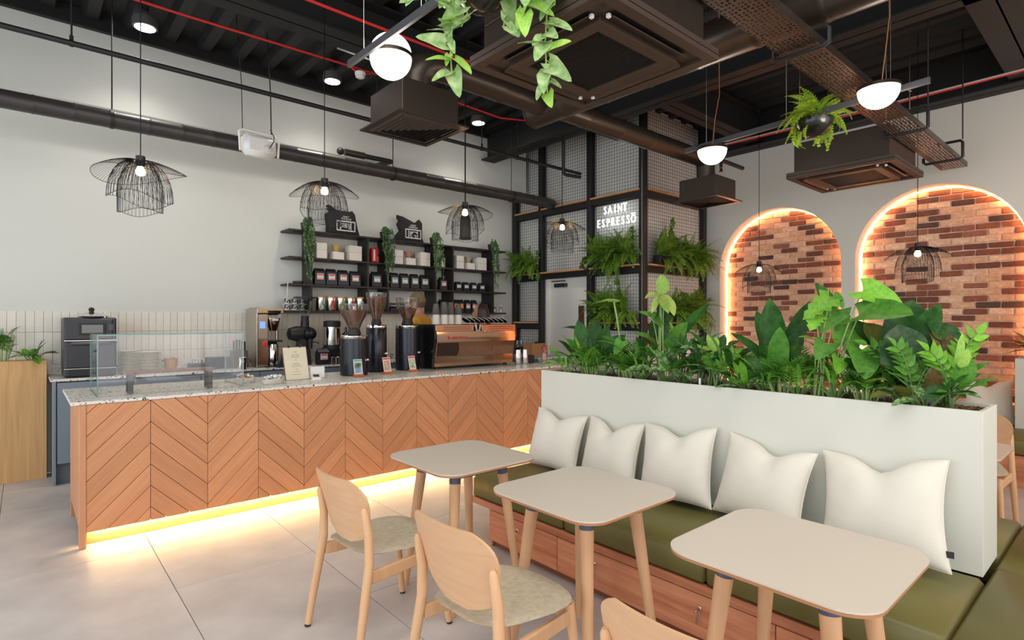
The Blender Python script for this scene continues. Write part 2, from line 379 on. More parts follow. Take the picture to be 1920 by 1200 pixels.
# shopfront (left end) and street side: glazed walls behind and beside the camera
def glazed(name, horiz, at, a0, a1, posts):
    b = B()
    def bx(u0, u1, z0, z1):
        if horiz: b.box(((u0 + u1) / 2, at, (z0 + z1) / 2), (u1 - u0, .12, z1 - z0))
        else: b.box((at, (u0 + u1) / 2, (z0 + z1) / 2), (.12, u1 - u0, z1 - z0))
    bx(a0, a1, 3.7, 4.6); bx(a0, a1, 0, .25)
    w = struct(name, b, wall_m)
    for p in posts:
        q = B()
        if horiz: q.box((p, at, 1.975), (.08, .1, 3.45))
        else: q.box((at, p, 1.975), (.1, .08, 3.45))
        struct('mullion', q, black_m, w)
glazed('wall_front', False, XL - .06, YF, YB, [YF + .1, -2.2, -.4, 1.4, 3.2, 5.0, 6.6, YB - .05])
glazed('wall_right', True, YF - .06, XL, 8.2, [XL + .1, -1, 1, 3, 5, 7])
# black profiled-steel deck
ceiling = struct('ceiling', B().box(((XL + 8.3) / 2, (YF + YB) / 2, ZC + .05), (8.3 - XL, YB - YF, .1)), dark_m)
rib = B().prism([(-.085, 0), (-.05, -.085), (.05, -.085), (.085, 0)], 0, 10.89, M=Matrix(((1, 0, 0, 0), (0, 0, -1, 0), (0, 1, 0, 0), (0, 0, 0, 1)))).mesh('deck_rib', dark_m)
for k in range(33): link('deck_rib', rib, ceiling, (XL + .2 + .33 * k, 6.88, ZC + .002))
# steel beams
def ibeam(name, p0, p1, w, h, parent=None):
    """universal beam from p0 to p1, bottom at p.z"""
    p0 = Vector(p0); p1 = Vector(p1); L_ = (p1 - p0).length; d = (p1 - p0).normalized(); s = Vector((-d.y, d.x, 0)); M = Matrix(((d.x, s.x, 0, p0.x), (d.y, s.y, 0, p0.y), (0, 0, 1, p0.z), (0, 0, 0, 1)))
    b = B(); b.box((L_ / 2, 0, .009), (L_, w, .018), M=M); b.box((L_ / 2, 0, h - .009), (L_, w, .018), M=M); b.box((L_ / 2, 0, h / 2), (L_, .014, h), M=M)
    o = P(None, name, b, dark_m); o['kind'] = 'structure'; return o
ibeam('trim_1', (XL, 4.9, 4.1), (7.9, 4.9, 4.1), .3, .38)
ibeam('trim_2', (5.5, -4, 4.02), (5.5, 6.88, 4.02), .26, .42)
ibeam('trim_3', (5.6, 3.7, 4.03), (8.0, 3.7, 4.03), .24, .4)
ibeam('trim_4', (XL, .8, 4.02), (8.0, .8, 4.02), .36, .44)
ibeam('trim_5', (7.86, -4, 3.98), (7.86, 7.2, 3.98), .28, .5)
# store room core behind the mesh screen, with its white door
b = B()
for y0, y1, z0, z1 in ((4.62, 5.56, 0, 4.5), (6.5, 7.25, 0, 4.5), (5.56, 6.5, 2.24, 4.5)):
    b.box((6.47, (y0 + y1) / 2, (z0 + z1) / 2), (.08, y1 - y0, z1 - z0))
b.box((7.22, 4.66, 2.25), (1.55, .08, 4.5))
struct('wall_store', b, store_m)
d = struct('door_1', B().box((6.455, 6.03, 1.1), (.04, .84, 2.2), .004), store_m); d['label'] = 'white flush door with a small vision panel under the mesh screen'
struct('door_frame', B().box((6.435, 5.585, 1.12), (.06, .05, 2.24)).box((6.435, 6.475, 1.12), (.06, .05, 2.24)).box((6.435, 6.03, 2.215), (.06, .94, .05)), store_m, d)
struct('door_closer', B().box((6.40, 6.16, 2.08), (.06, .25, .06), .006).box((6.41, 6.22, 2.15), (.02, .30, .015)), mat('closer_grey', lin(70, 70, 68), .4, metal=.5), d)
struct('vision_panel', B().box((6.428, 5.75, 1.5), (.016, .11, .5), .003), mat('dark_brown_glass', lin(92, 62, 44), .1), d)
# ---------------------------------------------------------------- black frame with wire mesh and timber-topped shelves
cage = T('mesh_screen', 'tall black steel frame with white-backed wire mesh and timber shelf strips round the corner store', 'screen', (6.33, 4.535, 0))
def loc6(x, y): return (x - 6.33, y - 4.535)
PY = [7.155, 6.54, 5.503, 4.545]; PZ = [0, 1.49, 2.285, 3.315, 4.44]
for y, w in ((7.18, .085), (6.54, .085), (5.503, .085)):
    x_, y_ = loc6(6.345, y); P(cage, 'post', B().box((x_, y_, 2.235), (.07, w, 4.47), .004), black_m)
P(cage, 'post', B().box((.03, .03, 2.235), (.09, .09, 4.47), .004), black_m)
P(cage, 'post', B().box((1.58, .03, 2.235), (.08, .07, 4.47), .004), black_m)
P(cage, 'edge_strip', B().box((-.018, .012, 2.235), (.012, .016, 4.47)), steel_m)
for z in PZ[1:4]:
    zs_ = [(7.14, 6.58), (6.5, 5.545), (5.46, 4.59)]
    for (ya, yb) in zs_:
        if z < 2 and ya == 6.5: continue
        x_, y_ = loc6(6.35, (ya + yb) / 2)
        P(cage, 'shelf_rail', B().box((x_, y_, z - .055), (.06, ya - yb, .085), .003), black_m)
        P(cage, 'shelf_strip', B().box((x_ - .015, y_, z), (.15 if z < 3 else .09, ya - yb, .022), .002), shelfwood_m)
    P(cage, 'shelf_rail', B().box((.8, .02, z - .055), (1.46, .06, .085), .003), black_m)
    P(cage, 'shelf_strip', B().box((.8, .005, z), (1.46, .15 if z < 3 else .09, .022), .002), shelfwood_m)
cells = [(7.135, 6.585), (6.495, 5.55), (5.455, 4.6)]
for i, (ya, yb) in enumerate(cells):
    for z0, z1 in zip(PZ, PZ[1:]):
        if i == 1 and z0 < 2: continue
        z1 = z1 - .1 if z1 < 4.4 else z1; z0 = z0 + .01; m_ = B(); x_ = .05; yb_, ya_ = yb - 4.535, ya - 4.535
        k = int((ya - yb) / .047)
        for j in range(k + 1): y = yb_ + (ya_ - yb_) * j / k; m_.cyl((x_, y, z0), (x_, y, z1), .0024, n=4, caps=False)
        k = int((z1 - z0) / .047)
        for j in range(k + 1): z = z0 + (z1 - z0) * j / k; m_.cyl((x_ + .004, yb_, z), (x_ + .004, ya_, z), .0024, n=4, caps=False)
        P(cage, 'wire_mesh', m_, black_m, stuff=True)
        fr = B()
        for y in (yb_, ya_): fr.box((x_, y, (z0 + z1) / 2), (.02, .022, z1 - z0))
        for z in (z0, z1): fr.box((x_, (ya_ + yb_) / 2, z), (.02, ya - yb, .022))
        P(cage, 'mesh_frame', fr, black_m)
for z0, z1 in zip(PZ, PZ[1:]):
    z1 = z1 - .1 if z1 < 4.4 else z1; m_ = B(); y_ = .05
    for j in range(31): x = .09 + 1.44 * j / 30; m_.cyl((x, y_, z0), (x, y_, z1), .0024, n=4, caps=False)
    k = int((z1 - z0) / .047)
    for j in range(k + 1): z = z0 + (z1 - z0) * j / k; m_.cyl((.08, y_ + .004, z), (1.54, y_ + .004, z), .0024, n=4, caps=False)
    P(cage, 'wire_mesh', m_, black_m, stuff=True)
# illuminated shop sign on the mesh
sg = T('shop_sign', 'white illuminated letters reading SAINT ESPRESSO on the mesh screen', 'sign', (6.31, 5.0, 2.93))
def MS(y, z): return Matrix(((0, 0, -1, 0), (-1, 0, 0, y), (0, 1, 0, z), (0, 0, 0, 1)))
for word, size, z, y, sp in (('SAINT', .165, .17, .01, .088), ('ESPRESSO', .165, -.01, 0, .088)):
    n = len(word)
    for i, ch in enumerate(word): text(ch, size, sign_m, sg, 'letter', MS(y + (n - 1) / 2 * sp - i * sp, z) @ Matrix.Diagonal((.68, 1, 1, 1)), .006)
P(sg, 'macron', B().box((0, -3.5 * .087, .068), (.012, .075, .011)), sign_m)
P(sg, 'standoff', B().box((.03, .2, -.01), (.05, .01, .01)).box((.03, -.2, -.01), (.05, .01, .01)).box((.03, 0, .17), (.05, .01, .01)), black_m)
# ================================================================ THE BAR COUNTER
bar = T('bar_counter', 'long bar counter clad in orange-brown chevron wood planks with glowing plinth', 'counter', (0, 0, 0))
P(bar, 'carcass', B().box((2.6, 5.15, .53), (4.56, .9, .85)), mat('joint_backing_brown', lin(112, 66, 40), .8))  # dark brown backing that shows in the open plank joints
P(bar, 'corner_post', B().box((.293, 4.69, .478), (.040, .044, .956), .003), post_m)
P(bar, 'corner_post', B().box((.293, 5.545, .478), (.04, .04, .956), .003), post_m)
P(bar, 'end_panel', B().box((.291, 5.115, .543), (.03, .82, .826), .002), post_m)
P(bar, 'plinth', B().box((2.6, 4.765, .053), (4.56, .02, .104), .001), wood('plinth_wood', lin(224, 176, 112), lin(204, 148, 86), (2, 30, 30), .5))
P(bar, 'led_strip', B().box((2.6, 4.738, .100), (4.52, .012, .008)), led_m, label='glowing warm LED strip under the front panels')
Z0, Z1, PITCH, CW = .105, .956, .151, .3637
def clip(poly, f):
    out = []
    for i, p in enumerate(poly):
        q = poly[(i + 1) % len(poly)]; a, b_ = f(p), f(q)
        if a >= 0: out.append(p)
        if (a >= 0) != (b_ >= 0): t = a / (a - b_); out.append((p[0] + t * (q[0] - p[0]), p[1] + t * (q[1] - p[1])))
    return out
for c in range(13):
    u0 = .313 + c * CW; w = CW if c < 12 else 4.88 - u0
    sgn = 1 if c % 2 == 0 else -1
    for k in range(-4, 8):
        base = .141 + PITCH * k + (0 if sgn > 0 else CW); g = .0017
        lo = lambda u: base + sgn * u + g * 1.4
        hi = lambda u: base + PITCH + sgn * u - g * 1.4
        poly = [(g, lo(g)), (w - g, lo(w - g)), (w - g, hi(w - g)), (g, hi(g))]
        poly = clip(clip(poly, lambda p: p[1] - Z0), lambda p: Z1 - p[1])
        if len(poly) < 3: continue
        cx = sum(p[0] for p in poly) / len(poly); cz = sum(p[1] for p in poly) / len(poly)
        a = rad(45) * sgn; ca, sa = math.cos(a), math.sin(a)
        pp = [((x - cx) * ca + (z - cz) * sa, -(x - cx) * sa + (z - cz) * ca) for x, z in poly]
        pb = B().prism(pp, 0, .018, M=Matrix(((1, 0, 0, 0), (0, 0, -1, 0), (0, 1, 0, 0), (0, 0, 0, 1))))
        P(bar, 'plank', pb, plank_m, loc=(u0 + cx, 4.690, cz), rot=(0, -a, 0))
P(bar, 'end_stile', B().box((4.895, 4.69, .53), (.03, .044, .852), .002), post_m)
top = P(None, 'bar_worktop', B().box((2.6, 5.165, .969), (4.74, .975, .022), .002), terr_m)
tag(top, 'pale terrazzo worktop with dark chips along the bar counter', 'worktop')
# ================================================================ BACK BAR
bb = T('back_bar_cabinet', 'blue-grey base cabinet run with end panel against the tiled wall', 'cabinet', (0, 0, 0))
P(bb, 'end_panel', B().box((.212, 6.93, .478), (.02, .60, .956), .001), grey_m)
P(bb, 'carcass', B().box((3.2, 6.95, .57), (5.95, .56, .77)), mat('cabinet_inside', lin(70, 76, 82), .7))
P(bb, 'toe_kick', B().box((3.2, 6.72, .095), (5.95, .02, .19)), mat('toe_kick_grey', lin(112, 120, 128), .5))
for i in range(10):
    x = .225 + .595 * i
    if i == 0:
        P(bb, 'door', B().box((x + .2, 6.645, .57), (.39, .02, .75), .002), grey_m)
        x += .39; P(bb, 'drawer', B().box((x + .1, 6.645, .57), (.19, .02, .75), .002), grey_m)
    else: P(bb, 'door', B().box((x + .297, 6.645, .57), (.588, .02, .75), .002), grey_m)
wt = P(None, 'back_worktop', B().box((3.17, 6.93, .969), (5.98, .63, .022), .002), terr_m)
tag(wt, 'pale terrazzo worktop on the blue-grey back bar cabinet', 'worktop')
us = P(None, 'worktop_upstand', B().box((3.17, 7.217, 1.033), (5.98, .018, .105), .001), terr_m)
tag(us, 'low terrazzo upstand along the foot of the tiled wall', 'upstand')
# oven with a pan on top
ov = T('speed_oven', 'tall black two-deck oven with window and lower door on the back bar', 'oven', (.483, 6.92, .981))
P(ov, 'body', B().box((0, .01, .287), (.405, .46, .565), .012), darkp_m)
for dx in (-.17, .17):
    for dy in (-.18, .18): P(ov, 'foot', B().cyl((dx, dy, 0), (dx, dy, .01), .015, n=10), black_m)
P(ov, 'upper_door', B().box((-.012, -.226, .455), (.37, .02, .2), .01), darkp_m)
w_ = P(ov, 'window_frame', B().box((.012, -.239, .46), (.21, .012, .115), .004), black_m)
P(w_, 'window', B().box((.012, -.2465, .46), (.165, .006, .08), .002), mat('oven_glass', lin(112, 112, 108), .15))
P(ov, 'control_panel', B().box((.155, -.2375, .475), (.04, .005, .06), .001), mat('grey_panel', lin(74, 74, 80), .4))
ld = P(ov, 'lower_door', B().box((0, -.23, .215), (.385, .025, .25), .008), darkp_m)
P(ld, 'handle', B().box((0, -.25, .32), (.32, .025, .035), .012), mat('satin_black', lin(56, 56, 62), .3))
P(ov, 'trim_strip', B().box((0, -.232, .35), (.4, .02, .008)), steel_m)
P(ov, 'trim_strip', B().box((0, -.228, .083), (.4, .02, .006)), steel_m)
gr = B()
for i in range(9): gr.box((-.15 + i * .0375, -.226, .042), (.02, .012, .05))
P(ov, 'vent_grille', gr, black_m)
pn = T('pan_lid', 'shallow steel lid with black knob on top of the black oven', 'lid', (.5, 6.86, 1.551))
P(pn, 'lid', B().lathe([(.17, 0), (.165, .012), (.06, .048), (0.012, .055)], n=28), chrome_m, True)
P(pn, 'knob', B().lathe([(.014, .05), (.02, .062), (.026, .078), (.018, .095), (.004, .1)], n=14), black_m, True)
pl = T('oven_peel', 'thin steel rod handle sticking out beside the black oven', 'peel', (.66, 6.66, 1.31))
P(pl, 'rod', B().cyl((-.13, -.05, 0), (.03, -.05, 0), .006, n=8), chrome_m, True)
P(pl, 'hook', B().tube([(.03, -.05, 0), (.04, -.03, 0), (.04, .04, 0)], .006, 8), chrome_m, True)
# plate stacks: each plate a thing
pm = mat('stoneware_cream', lin(232, 222, 196), .3)
plate = B().lathe([(.0, .0), (.055, 0), (.062, .004), (.085, .012), (.084, .015), (.058, .007), (0, .005)], n=24, cap0=False, cap1=False).mesh('plate', [pm], True)
plate2 = B().lathe([(.0, .0), (.072, 0), (.08, .004), (.108, .012), (.107, .0155), (.075, .007), (0, .005)], n=28, cap0=False, cap1=False).mesh('plate_large', [pm], True)
ords = ['topmost', 'second', 'third', 'fourth', 'fifth', 'sixth', 'seventh', 'eighth', 'ninth', 'tenth', 'eleventh', 'twelfth', 'thirteenth', 'fourteenth', 'fifteenth']
for me, x, n, lab, st in ((plate, .80, 15, 'small cream plate', 'in the left plate stack beside the oven'), (plate2, .992, 14, 'large cream plate', 'in the right plate stack beside the kraft pot')):
    for k in range(n):
        o = link('plate', me, None, (x + rnd.uniform(-.002, .002), 6.9 + rnd.uniform(-.002, .002), .981 + .0155 * k))
        tag(o, f'{lab}, {ords[n - 1 - k]} {st}', 'plate', 'plates stacked on the back bar')
kp = T('kraft_pot', 'open kraft paper food pot on the back bar beside the plates', 'pot', (1.19, 6.95, .981))
P(kp, 'pot', B().lathe([(.0, 0), (.052, 0), (.068, .13), (.066, .13), (.05, .006), (0, .006)], n=20, cap0=False, cap1=False), kraft_m, True)
P(kp, 'flap', B().box((-.03, 0, .135), (.05, .1, .004), M=Matrix.Rotation(.5, 4, 'Y')), kraft_m)
bx_ = P(None, 'black_tray', B().box((1.46, 6.98, 1.013), (.17, .2, .062), .004), darkp_m); tag(bx_, 'low black box on the back bar behind the glass case', 'box')
bx2 = P(None, 'black_caddy', B().box((1.66, 6.98, 1.045), (.22, .2, .126), .004), darkp_m); tag(bx2, 'tall black box beside the knife block on the back bar', 'box')
kb = T('knife_block', 'dark knife block with black-handled knives on the back bar', 'knife block', (1.86, 6.9, .981))
P(kb, 'block', B().box((0, 0, .1), (.16, .12, .2), .006), mat('grey_brown_block', lin(86, 80, 74), .5))
for i, (dx, h) in enumerate(((-.055, .11), (-.025, .125), (.005, .12), (.035, .11), (.06, .1))):
    P(kb, 'knife_handle', B().box((dx, 0, .2 + h / 2), (.018, .03, h), .006), black_m)
# filter brewer
br = T('filter_brewer', 'steel filter coffee brewer with copper basket and blue screen on the back bar', 'brewer', (2.14, 6.93, .981))
P(br, 'tower', B().box((-.06, 0, .31), (.12, .34, .62), .008), mat('bronze_steel', lin(150, 134, 116), .3, metal=.8))
P(br, 'hood', B().box((.02, -.03, .655), (.30, .34, .07), .01), mat('brass_hood', lin(150, 132, 106), .3, metal=.8))
P(br, 'splash_back', B().box((-.128, .02, .34), (.012, .4, .68)), steel_m)
P(br, 'funnel_lid', B().lathe([(.05, -.05), (.09, -.03), (.1, .0), (.0, .01)], (.06, -.14, .655), 20), black_m, True)
bk = P(br, 'brew_basket', B().lathe([(.04, -.14), (.05, -.11), (.078, 0), (.078, .01)], (.07, -.12, .56), 20), copper_m, True)
P(bk, 'basket_label', B().box((.07, -.2, .55), (.07, .008, .025), .002), white_m)
sc_ = P(br, 'screen', B().box((-.065, -.173, .49), (.06, .008, .08), .002), mat('blue_screen', lin(90, 130, 230), .2, emis=(lin(110, 150, 240), 1.2)))
P(br, 'server', B().lathe([(.066, 0), (.07, .02), (.07, .24), (.055, .27), (.05, .28)], (.07, -.09, .01), 24), chrome_m, True)
P(br, 'server_lid', B().box((.085, -.12, .30), (.16, .12, .022), .008), black_m)
P(br, 'spout', B().cyl((.12, -.1, .30), (.12, -.1, .43), .016, n=12), copper_m, True)
P(br, 'tap_lever', B().box((-.04, -.18, .27), (.05, .02, .05), .006).box((-.06, -.18, .13), (.025, .015, .018), .004), red_m)
P(br, 'front_panel', B().box((-.06, -.172, .18), (.11, .006, .3), .002), mat('copper_panel', lin(140, 104, 82), .2, metal=.9))
P(br, 'base', B().box((.06, -.1, .006), (.2, .22, .012)), black_m)
bd = P(None, 'black_wedge', B().prism([(-.07, 0), (.09, 0), (.09, .2), (.02, .2)], -.03, .03, M=Matrix(((1, 0, 0, 2.26), (0, 0, -1, 6.64), (0, 1, 0, .981), (0, 0, 0, 1)))), black_m); tag(bd, 'black wedge-shaped card holder in front of the filter brewer', 'holder')
mj = T('milk_jug', 'steel milk jug with handle beside the glass case', 'jug', (1.83, 6.66, .981))
P(mj, 'jug', B().lathe([(0, .002), (.048, 0), (.05, .01), (.044, .09), (.047, .13), (.045, .13), (.042, .09), (.046, .012), (0, .008)], n=22, cap0=False, cap1=False), chrome_m, True)
P(mj, 'handle', B().tube([(.044, 0, .11), (.08, 0, .11), (.09, 0, .08), (.082, 0, .04), (.05, 0, .025)], .006, 8), chrome_m, True)
# shop grinder (pistol-shaped)
ek = T('shop_grinder', 'black shop grinder with round motor and empty glass hopper on the back bar', 'grinder', (2.58, 6.85, .981))
P(ek, 'stand', B().prism([(-.08, 0), (.08, 0), (.06, .32), (-.065, .32)], -.06, .06, M=Matrix(((1, 0, 0, 0), (0, 0, -1, 0), (0, 1, 0, 0), (0, 0, 0, 1)))), mat('brown_black', lin(44, 38, 36), .35))
P(ek, 'motor', B().lathe([(.03, -.16), (.07, -.14), (.092, -.06), (.092, .06), (.085, .1), (.05, .115)], n=24, M=Matrix.Translation((-.03, 0, .38)) @ Matrix.Rotation(PI / 2, 4, 'Y')), black_m, True)
P(ek, 'burr_dial', B().lathe([(.078, 0), (.082, .02), (.07, .06), (.03, .07), (.03, .09), (.012, .092)], n=24, M=Matrix.Translation((.05, -.06, .38)) @ Matrix.Rotation(PI / 2, 4, 'X')), mat('dark_gunmetal', lin(40, 38, 38), .25, metal=.5), True)
P(ek, 'neck', B().lathe([(.05, 0), (.05, .06), (.045, .08), (.045, .14)], (.02, 0, .46), 18), black_m, True)
P(ek, 'hopper', B().lathe([(.042, 0), (.05, .03), (.11, .18), (.128, .225), (.126, .225), (.106, .18), (.047, .03)], (.02, 0, .60), 28, cap0=False, cap1=False), glassg_m, True)
P(ek, 'hopper_rim', B().lathe([(.126, .217), (.132, .217), (.132, .23), (.126, .23), (.126, .217)], (.02, 0, .60), 28, cap0=False, cap1=False), black_m, True)
P(ek, 'spout', B().cyl((.05, -.1, .2), (.05, -.1, .32), .024, .03, 14), black_m, True)
P(ek, 'bag_lever', B().tube([(.06, -.1, .28), (.13, -.1, .275), (.16, -.1, .26)], .006, 6), black_m, True)
P(ek, 'blue_tag', B().box((-.05, -.064, .22), (.02, .006, .06), .002), mat('blue_tag', lin(40, 90, 190), .4))
# black bag, airpots, cups on a tray
def coffee_bag(x, y, z, w, d, h, lab, label, group, rz=0):
    t = T('coffee_bag', label, 'bag', (x, y, z), rz, group)
    g = B(); ps = [(-1, 0), (-.92, .8), (-.85, .93), (-.8, 1)]
    rows = []
    for s, hh in ((.88, 0), (1, .04), (1, .55), (.97, .78), (.93, .9)):
        rows.append([(sx * w / 2 * s, sy * d / 2 * (s if hh < .8 else .35), hh * h) for sx, sy in ((-1, -1), (1, -1), (1, 1), (-1, 1), (-1, -1))])
    rows.append([(sx * w / 2 * .93, sy * .003, h) for sx, sy in ((-1, -1), (1, -1), (1, 1), (-1, 1), (-1, -1))])
    g.grid(rows); g.add([rows[0][i] for i in range(4)], [(3, 2, 1, 0)]); g.add([rows[-1][i] for i in range(4)], [(0, 1, 2, 3)])
    P(t, 'bag', g, mat('matt_black_foil', lin(38, 38, 46), .38, bump=(18, .5)), True, angle=25)
    lw, lh = w * .62, h * .36; y_ = -d / 2 - .003
    q = P(t, 'label', B().box((.0, y_, h * .5), (lw, .003, lh)), card_m if lab != 'o' else orangep_m)
    if lab != 'o':
        P(q, 'label_band', B().box((0, y_ - .002, h * .5 + lh * .3), (lw * .86, .002, lh * .26)), redp_m if lab == 'r' else tealp_m)
        P(q, 'label_line', B().box((0, y_ - .002, h * .5 - lh * .36), (lw * .8, .002, lh * .1)), redp_m if lab == 'r' else tealp_m)
    return t
coffee_bag(2.76, 6.70, .981, .15, .08, .2, 'r', 'black coffee bag with red label on the back bar in front of the airpot', 'coffee bags', .1)
ap = T('airpot', 'tall steel airpot dispenser with black collar on the back bar', 'dispenser', (2.96, 6.88, .981))
P(ap, 'stand', B().box((0, .02, .1), (.19, .2, .2), .01), black_m)
P(ap, 'body', B().lathe([(.1, .2), (.102, .22), (.102, .46)], n=28), chrome_m, True)
P(ap, 'collar', B().lathe([(.104, .46), (.106, .47), (.106, .53), (.08, .54)], n=28), black_m, True)
P(ap, 'lower_ring', B().lathe([(.106, .18), (.106, .23), (.1, .235)], n=28), black_m, True)
P(ap, 'sight_gauge', B().box((.03, -.106, .34), (.05, .01, .2), .003), copper_m)
P(ap, 'tap', B().cyl((.05, -.12, .2), (.05, -.16, .17), .014, n=10).cyl((.05, -.14, .2), (.05, -.14, .25), .008, n=8), chrome_m, True)
ap2 = T('french_press', 'dark coffee press behind the nearest counter grinder', 'press', (3.12, 6.82, .981))
P(ap2, 'jug', B().lathe([(.06, 0), (.06, .3), (.05, .32)], n=20), black_m, True); P(ap2, 'lid', B().lathe([(.062, .32), (.05, .37), (.015, .4), (.015, .44), (.004, .46)], n=20), mat('gunmetal', lin(60, 58, 58), .2, metal=.8), True)
tr = P(None, 'serving_tray', B().lathe([(0, 0), (.072, 0), (.08, .012), (.076, .012), (.068, .005), (0, .005)], (2.93, 6.70, .981), 28, cap0=False, cap1=False), walnut_m, True); tag(tr, 'round brown tray with steel shot cups on the back bar', 'tray')
for i, (dx, dy) in enumerate(((-.036, -.01), (.012, -.036), (.038, .016))):
    o = P(None, 'shot_cup', B().lathe([(0, .003), (.022, 0), (.028, .08), (.026, .08), (.02, .006), (0, .006)], (0, 0, 0), 16, cap0=False, cap1=False), chrome_m, True, (2.92 + dx, 6.70 + dy, .987))
    tag(o, ['steel shot cup at the left of the round brown tray', 'steel shot cup at the front of the round brown tray', 'steel shot cup at the right of the round brown tray'][i], 'cup', 'steel shot cups')
# ================================================================ ON THE BAR
gc = T('glass_screen_case', 'frameless glass display guard with green edges on the bar worktop', 'display case', (0, 0, .98))
def pane(nm, c, d): 
    b = B().box(c, d); b.m = [1] * 6
    k = max(range(3), key=lambda i: -d[i]); fi = {0: (0, 1), 1: (2, 3), 2: (4, 5)}[k]
    for i in fi: b.m[i] = 0
    return P(gc, nm, b, [glass_m, gedge_m])
pane('front_pane', (.872, 4.9, .22), (.97, .008, .44)); pane('side_pane', (.391, 5.17, .22), (.008, .54, .44)); pane('side_pane', (1.353, 5.17, .22), (.008, .54, .44)); pane('top_pane', (.872, 5.08, .436), (.954, .35, .008))
st = T('display_riser', 'low walnut plank riser on black metal legs inside the glass case', 'stand', (.86, 5.03, .981))
P(st, 'plank', B().box((0, 0, .152), (.60, .15, .018), .002), walnut_m)
for x in (-.265, .265):
    P(st, 'leg_frame', B().box((x, -.065, .072), (.03, .014, .143)).box((x, .065, .072), (.03, .014, .143)).box((x, 0, .006), (.03, .14, .012)).box((x, 0, .137), (.03, .14, .012)), mat('dark_grey_metal', lin(70, 72, 74), .45))
def tub(x, y, label, mats_, contents):
    t = T('condiment_tub', label, 'tub', (x, y, .981), .1, 'tubs beside the menu')
    out = [(.085 * math.copysign(abs(math.cos(a)) ** .7, math.cos(a)), .05 * math.copysign(abs(math.sin(a)) ** .7, math.sin(a))) for a in [2 * PI * i / 28 for i in range(28)]]
    b = B(); rows = []
    for s, z in ((.0, 0), (.92, 0), (1, .01), (1.03, .045), (.98, .045), (.94, .012), (0, .01)): rows.append([(x_ * s, y_ * s, z) for x_, y_ in out + out[:1]])
    b.grid(rows); P(t, 'tub', b, mat('stone_grey_ceramic', lin(200, 196, 184), .5), True)
    for i in range(contents):
        a = rnd.uniform(0, 2 * PI); r = rnd.random() ** .5
        g = B().box((0, 0, 0), (.034, .022, .012), .005)
        P(t, 'sachet', g, mats_[i % len(mats_)], loc=(.07 * r * math.cos(a), .036 * r * math.sin(a), .03 + rnd.uniform(0, .045)), rot=(rnd.uniform(-.8, .8), rnd.uniform(-.8, .8), rnd.uniform(0, 3)))
    return t
sugar = [whitep_m, mat('rust_paper', lin(176, 104, 70), .7), whitep_m, mat('tan_paper', lin(206, 170, 130), .7), mat('grey_paper', lin(120, 112, 106), .7)]
tub(1.45, 5.2, 'grey oval tub of brown and white sugar sachets by the glass case', sugar, 34)
tub(1.60, 4.95, 'grey oval tub of white wrapped sachets in front of the menu board', [whitep_m, whitep_m, mat('silver_wrap', lin(200, 198, 194), .4)], 34)
mn = T('menu_clipboard', 'cream paper menu on an upright brown clipboard on the bar', 'menu', (1.885, 5.13, .981), .12)
R_ = Matrix.Rotation(rad(-14), 4, 'X')
P(mn, 'board', B().box((0, .006, .155), (.235, .006, .31), .002, M=R_), walnut_m)
P(mn, 'page', B().box((0, -.001, .152), (.222, .002, .3), M=R_), mat('cream_paper', lin(236, 228, 204), .8))
for x in (-.055, .055): P(mn, 'clip', B().box((x, -.006, .305), (.016, .012, .012), .002, M=R_).tube([R_ @ Vector((x, -.004, .31)), R_ @ Vector((x, .0, .325)), R_ @ Vector((x, .01, .31))], .002, 6), black_m)
MX = Matrix(((1, 0, 0, 0), (0, 0, -1, -.0035), (0, 1, 0, 0), (0, 0, 0, 1)))
greyink = mat('grey_print', lin(150, 146, 130), .8)
for s_, z, tx in ((.015, .26, 'menu'), (.0085, .235, 'espresso   macchiato'), (.0085, .222, 'flat white   cappuccino'), (.0085, .209, 'latte   mocha   filter'), (.013, .185, 'tea'), (.0085, .150, 'english breakfast'), (.0085, .137, 'earl grey   green   mint'), (.0085, .124, 'chai   camomile   lemon'), (.010, .098, 'extras'), (.0085, .075, 'oat   almond   syrup'), (.0085, .05, 'please order at the bar')):
    text(tx, s_, greyink, mn, 'print_line', R_ @ Matrix.Translation((0, 0, z)) @ MX, .0004)
E_ = P(mn, 'easel', B().box((0, 0, 0), (.05, .006, .2), M=Matrix.Translation((0, .082, .096)) @ Matrix.Rotation(rad(18), 4, 'X')), walnut_m)
rd = T('card_reader', 'white card reader with black screen on the bar beside the menu', 'card reader', (2.015, 5.04, .981), -.25)
P(rd, 'body', B().prism([(-.05, 0), (.05, 0), (.05, .05), (-.05, .025)], -.036, .036, M=Matrix(((0, 0, 1, 0), (1, 0, 0, 0), (0, 1, 0, 0), (0, 0, 0, 1)))), white_m)
P(rd, 'screen', B().box((0, -.004, .041), (.05, .055, .003), M=Matrix.Rotation(0, 4, 'X') @ Matrix.Translation((0, 0, 0)) @ Matrix.Rotation(.245, 4, 'X')), black_m)
rs = T('receipt_printer', 'white till block behind the white card reader', 'printer', (2.08, 5.2, .981), -.1)
P(rs, 'body', B().box((0, 0, .055), (.13, .12, .11), .006), white_m); P(rs, 'slot', B().box((0, -.02, .1115), (.09, .006, .004)), darkp_m)
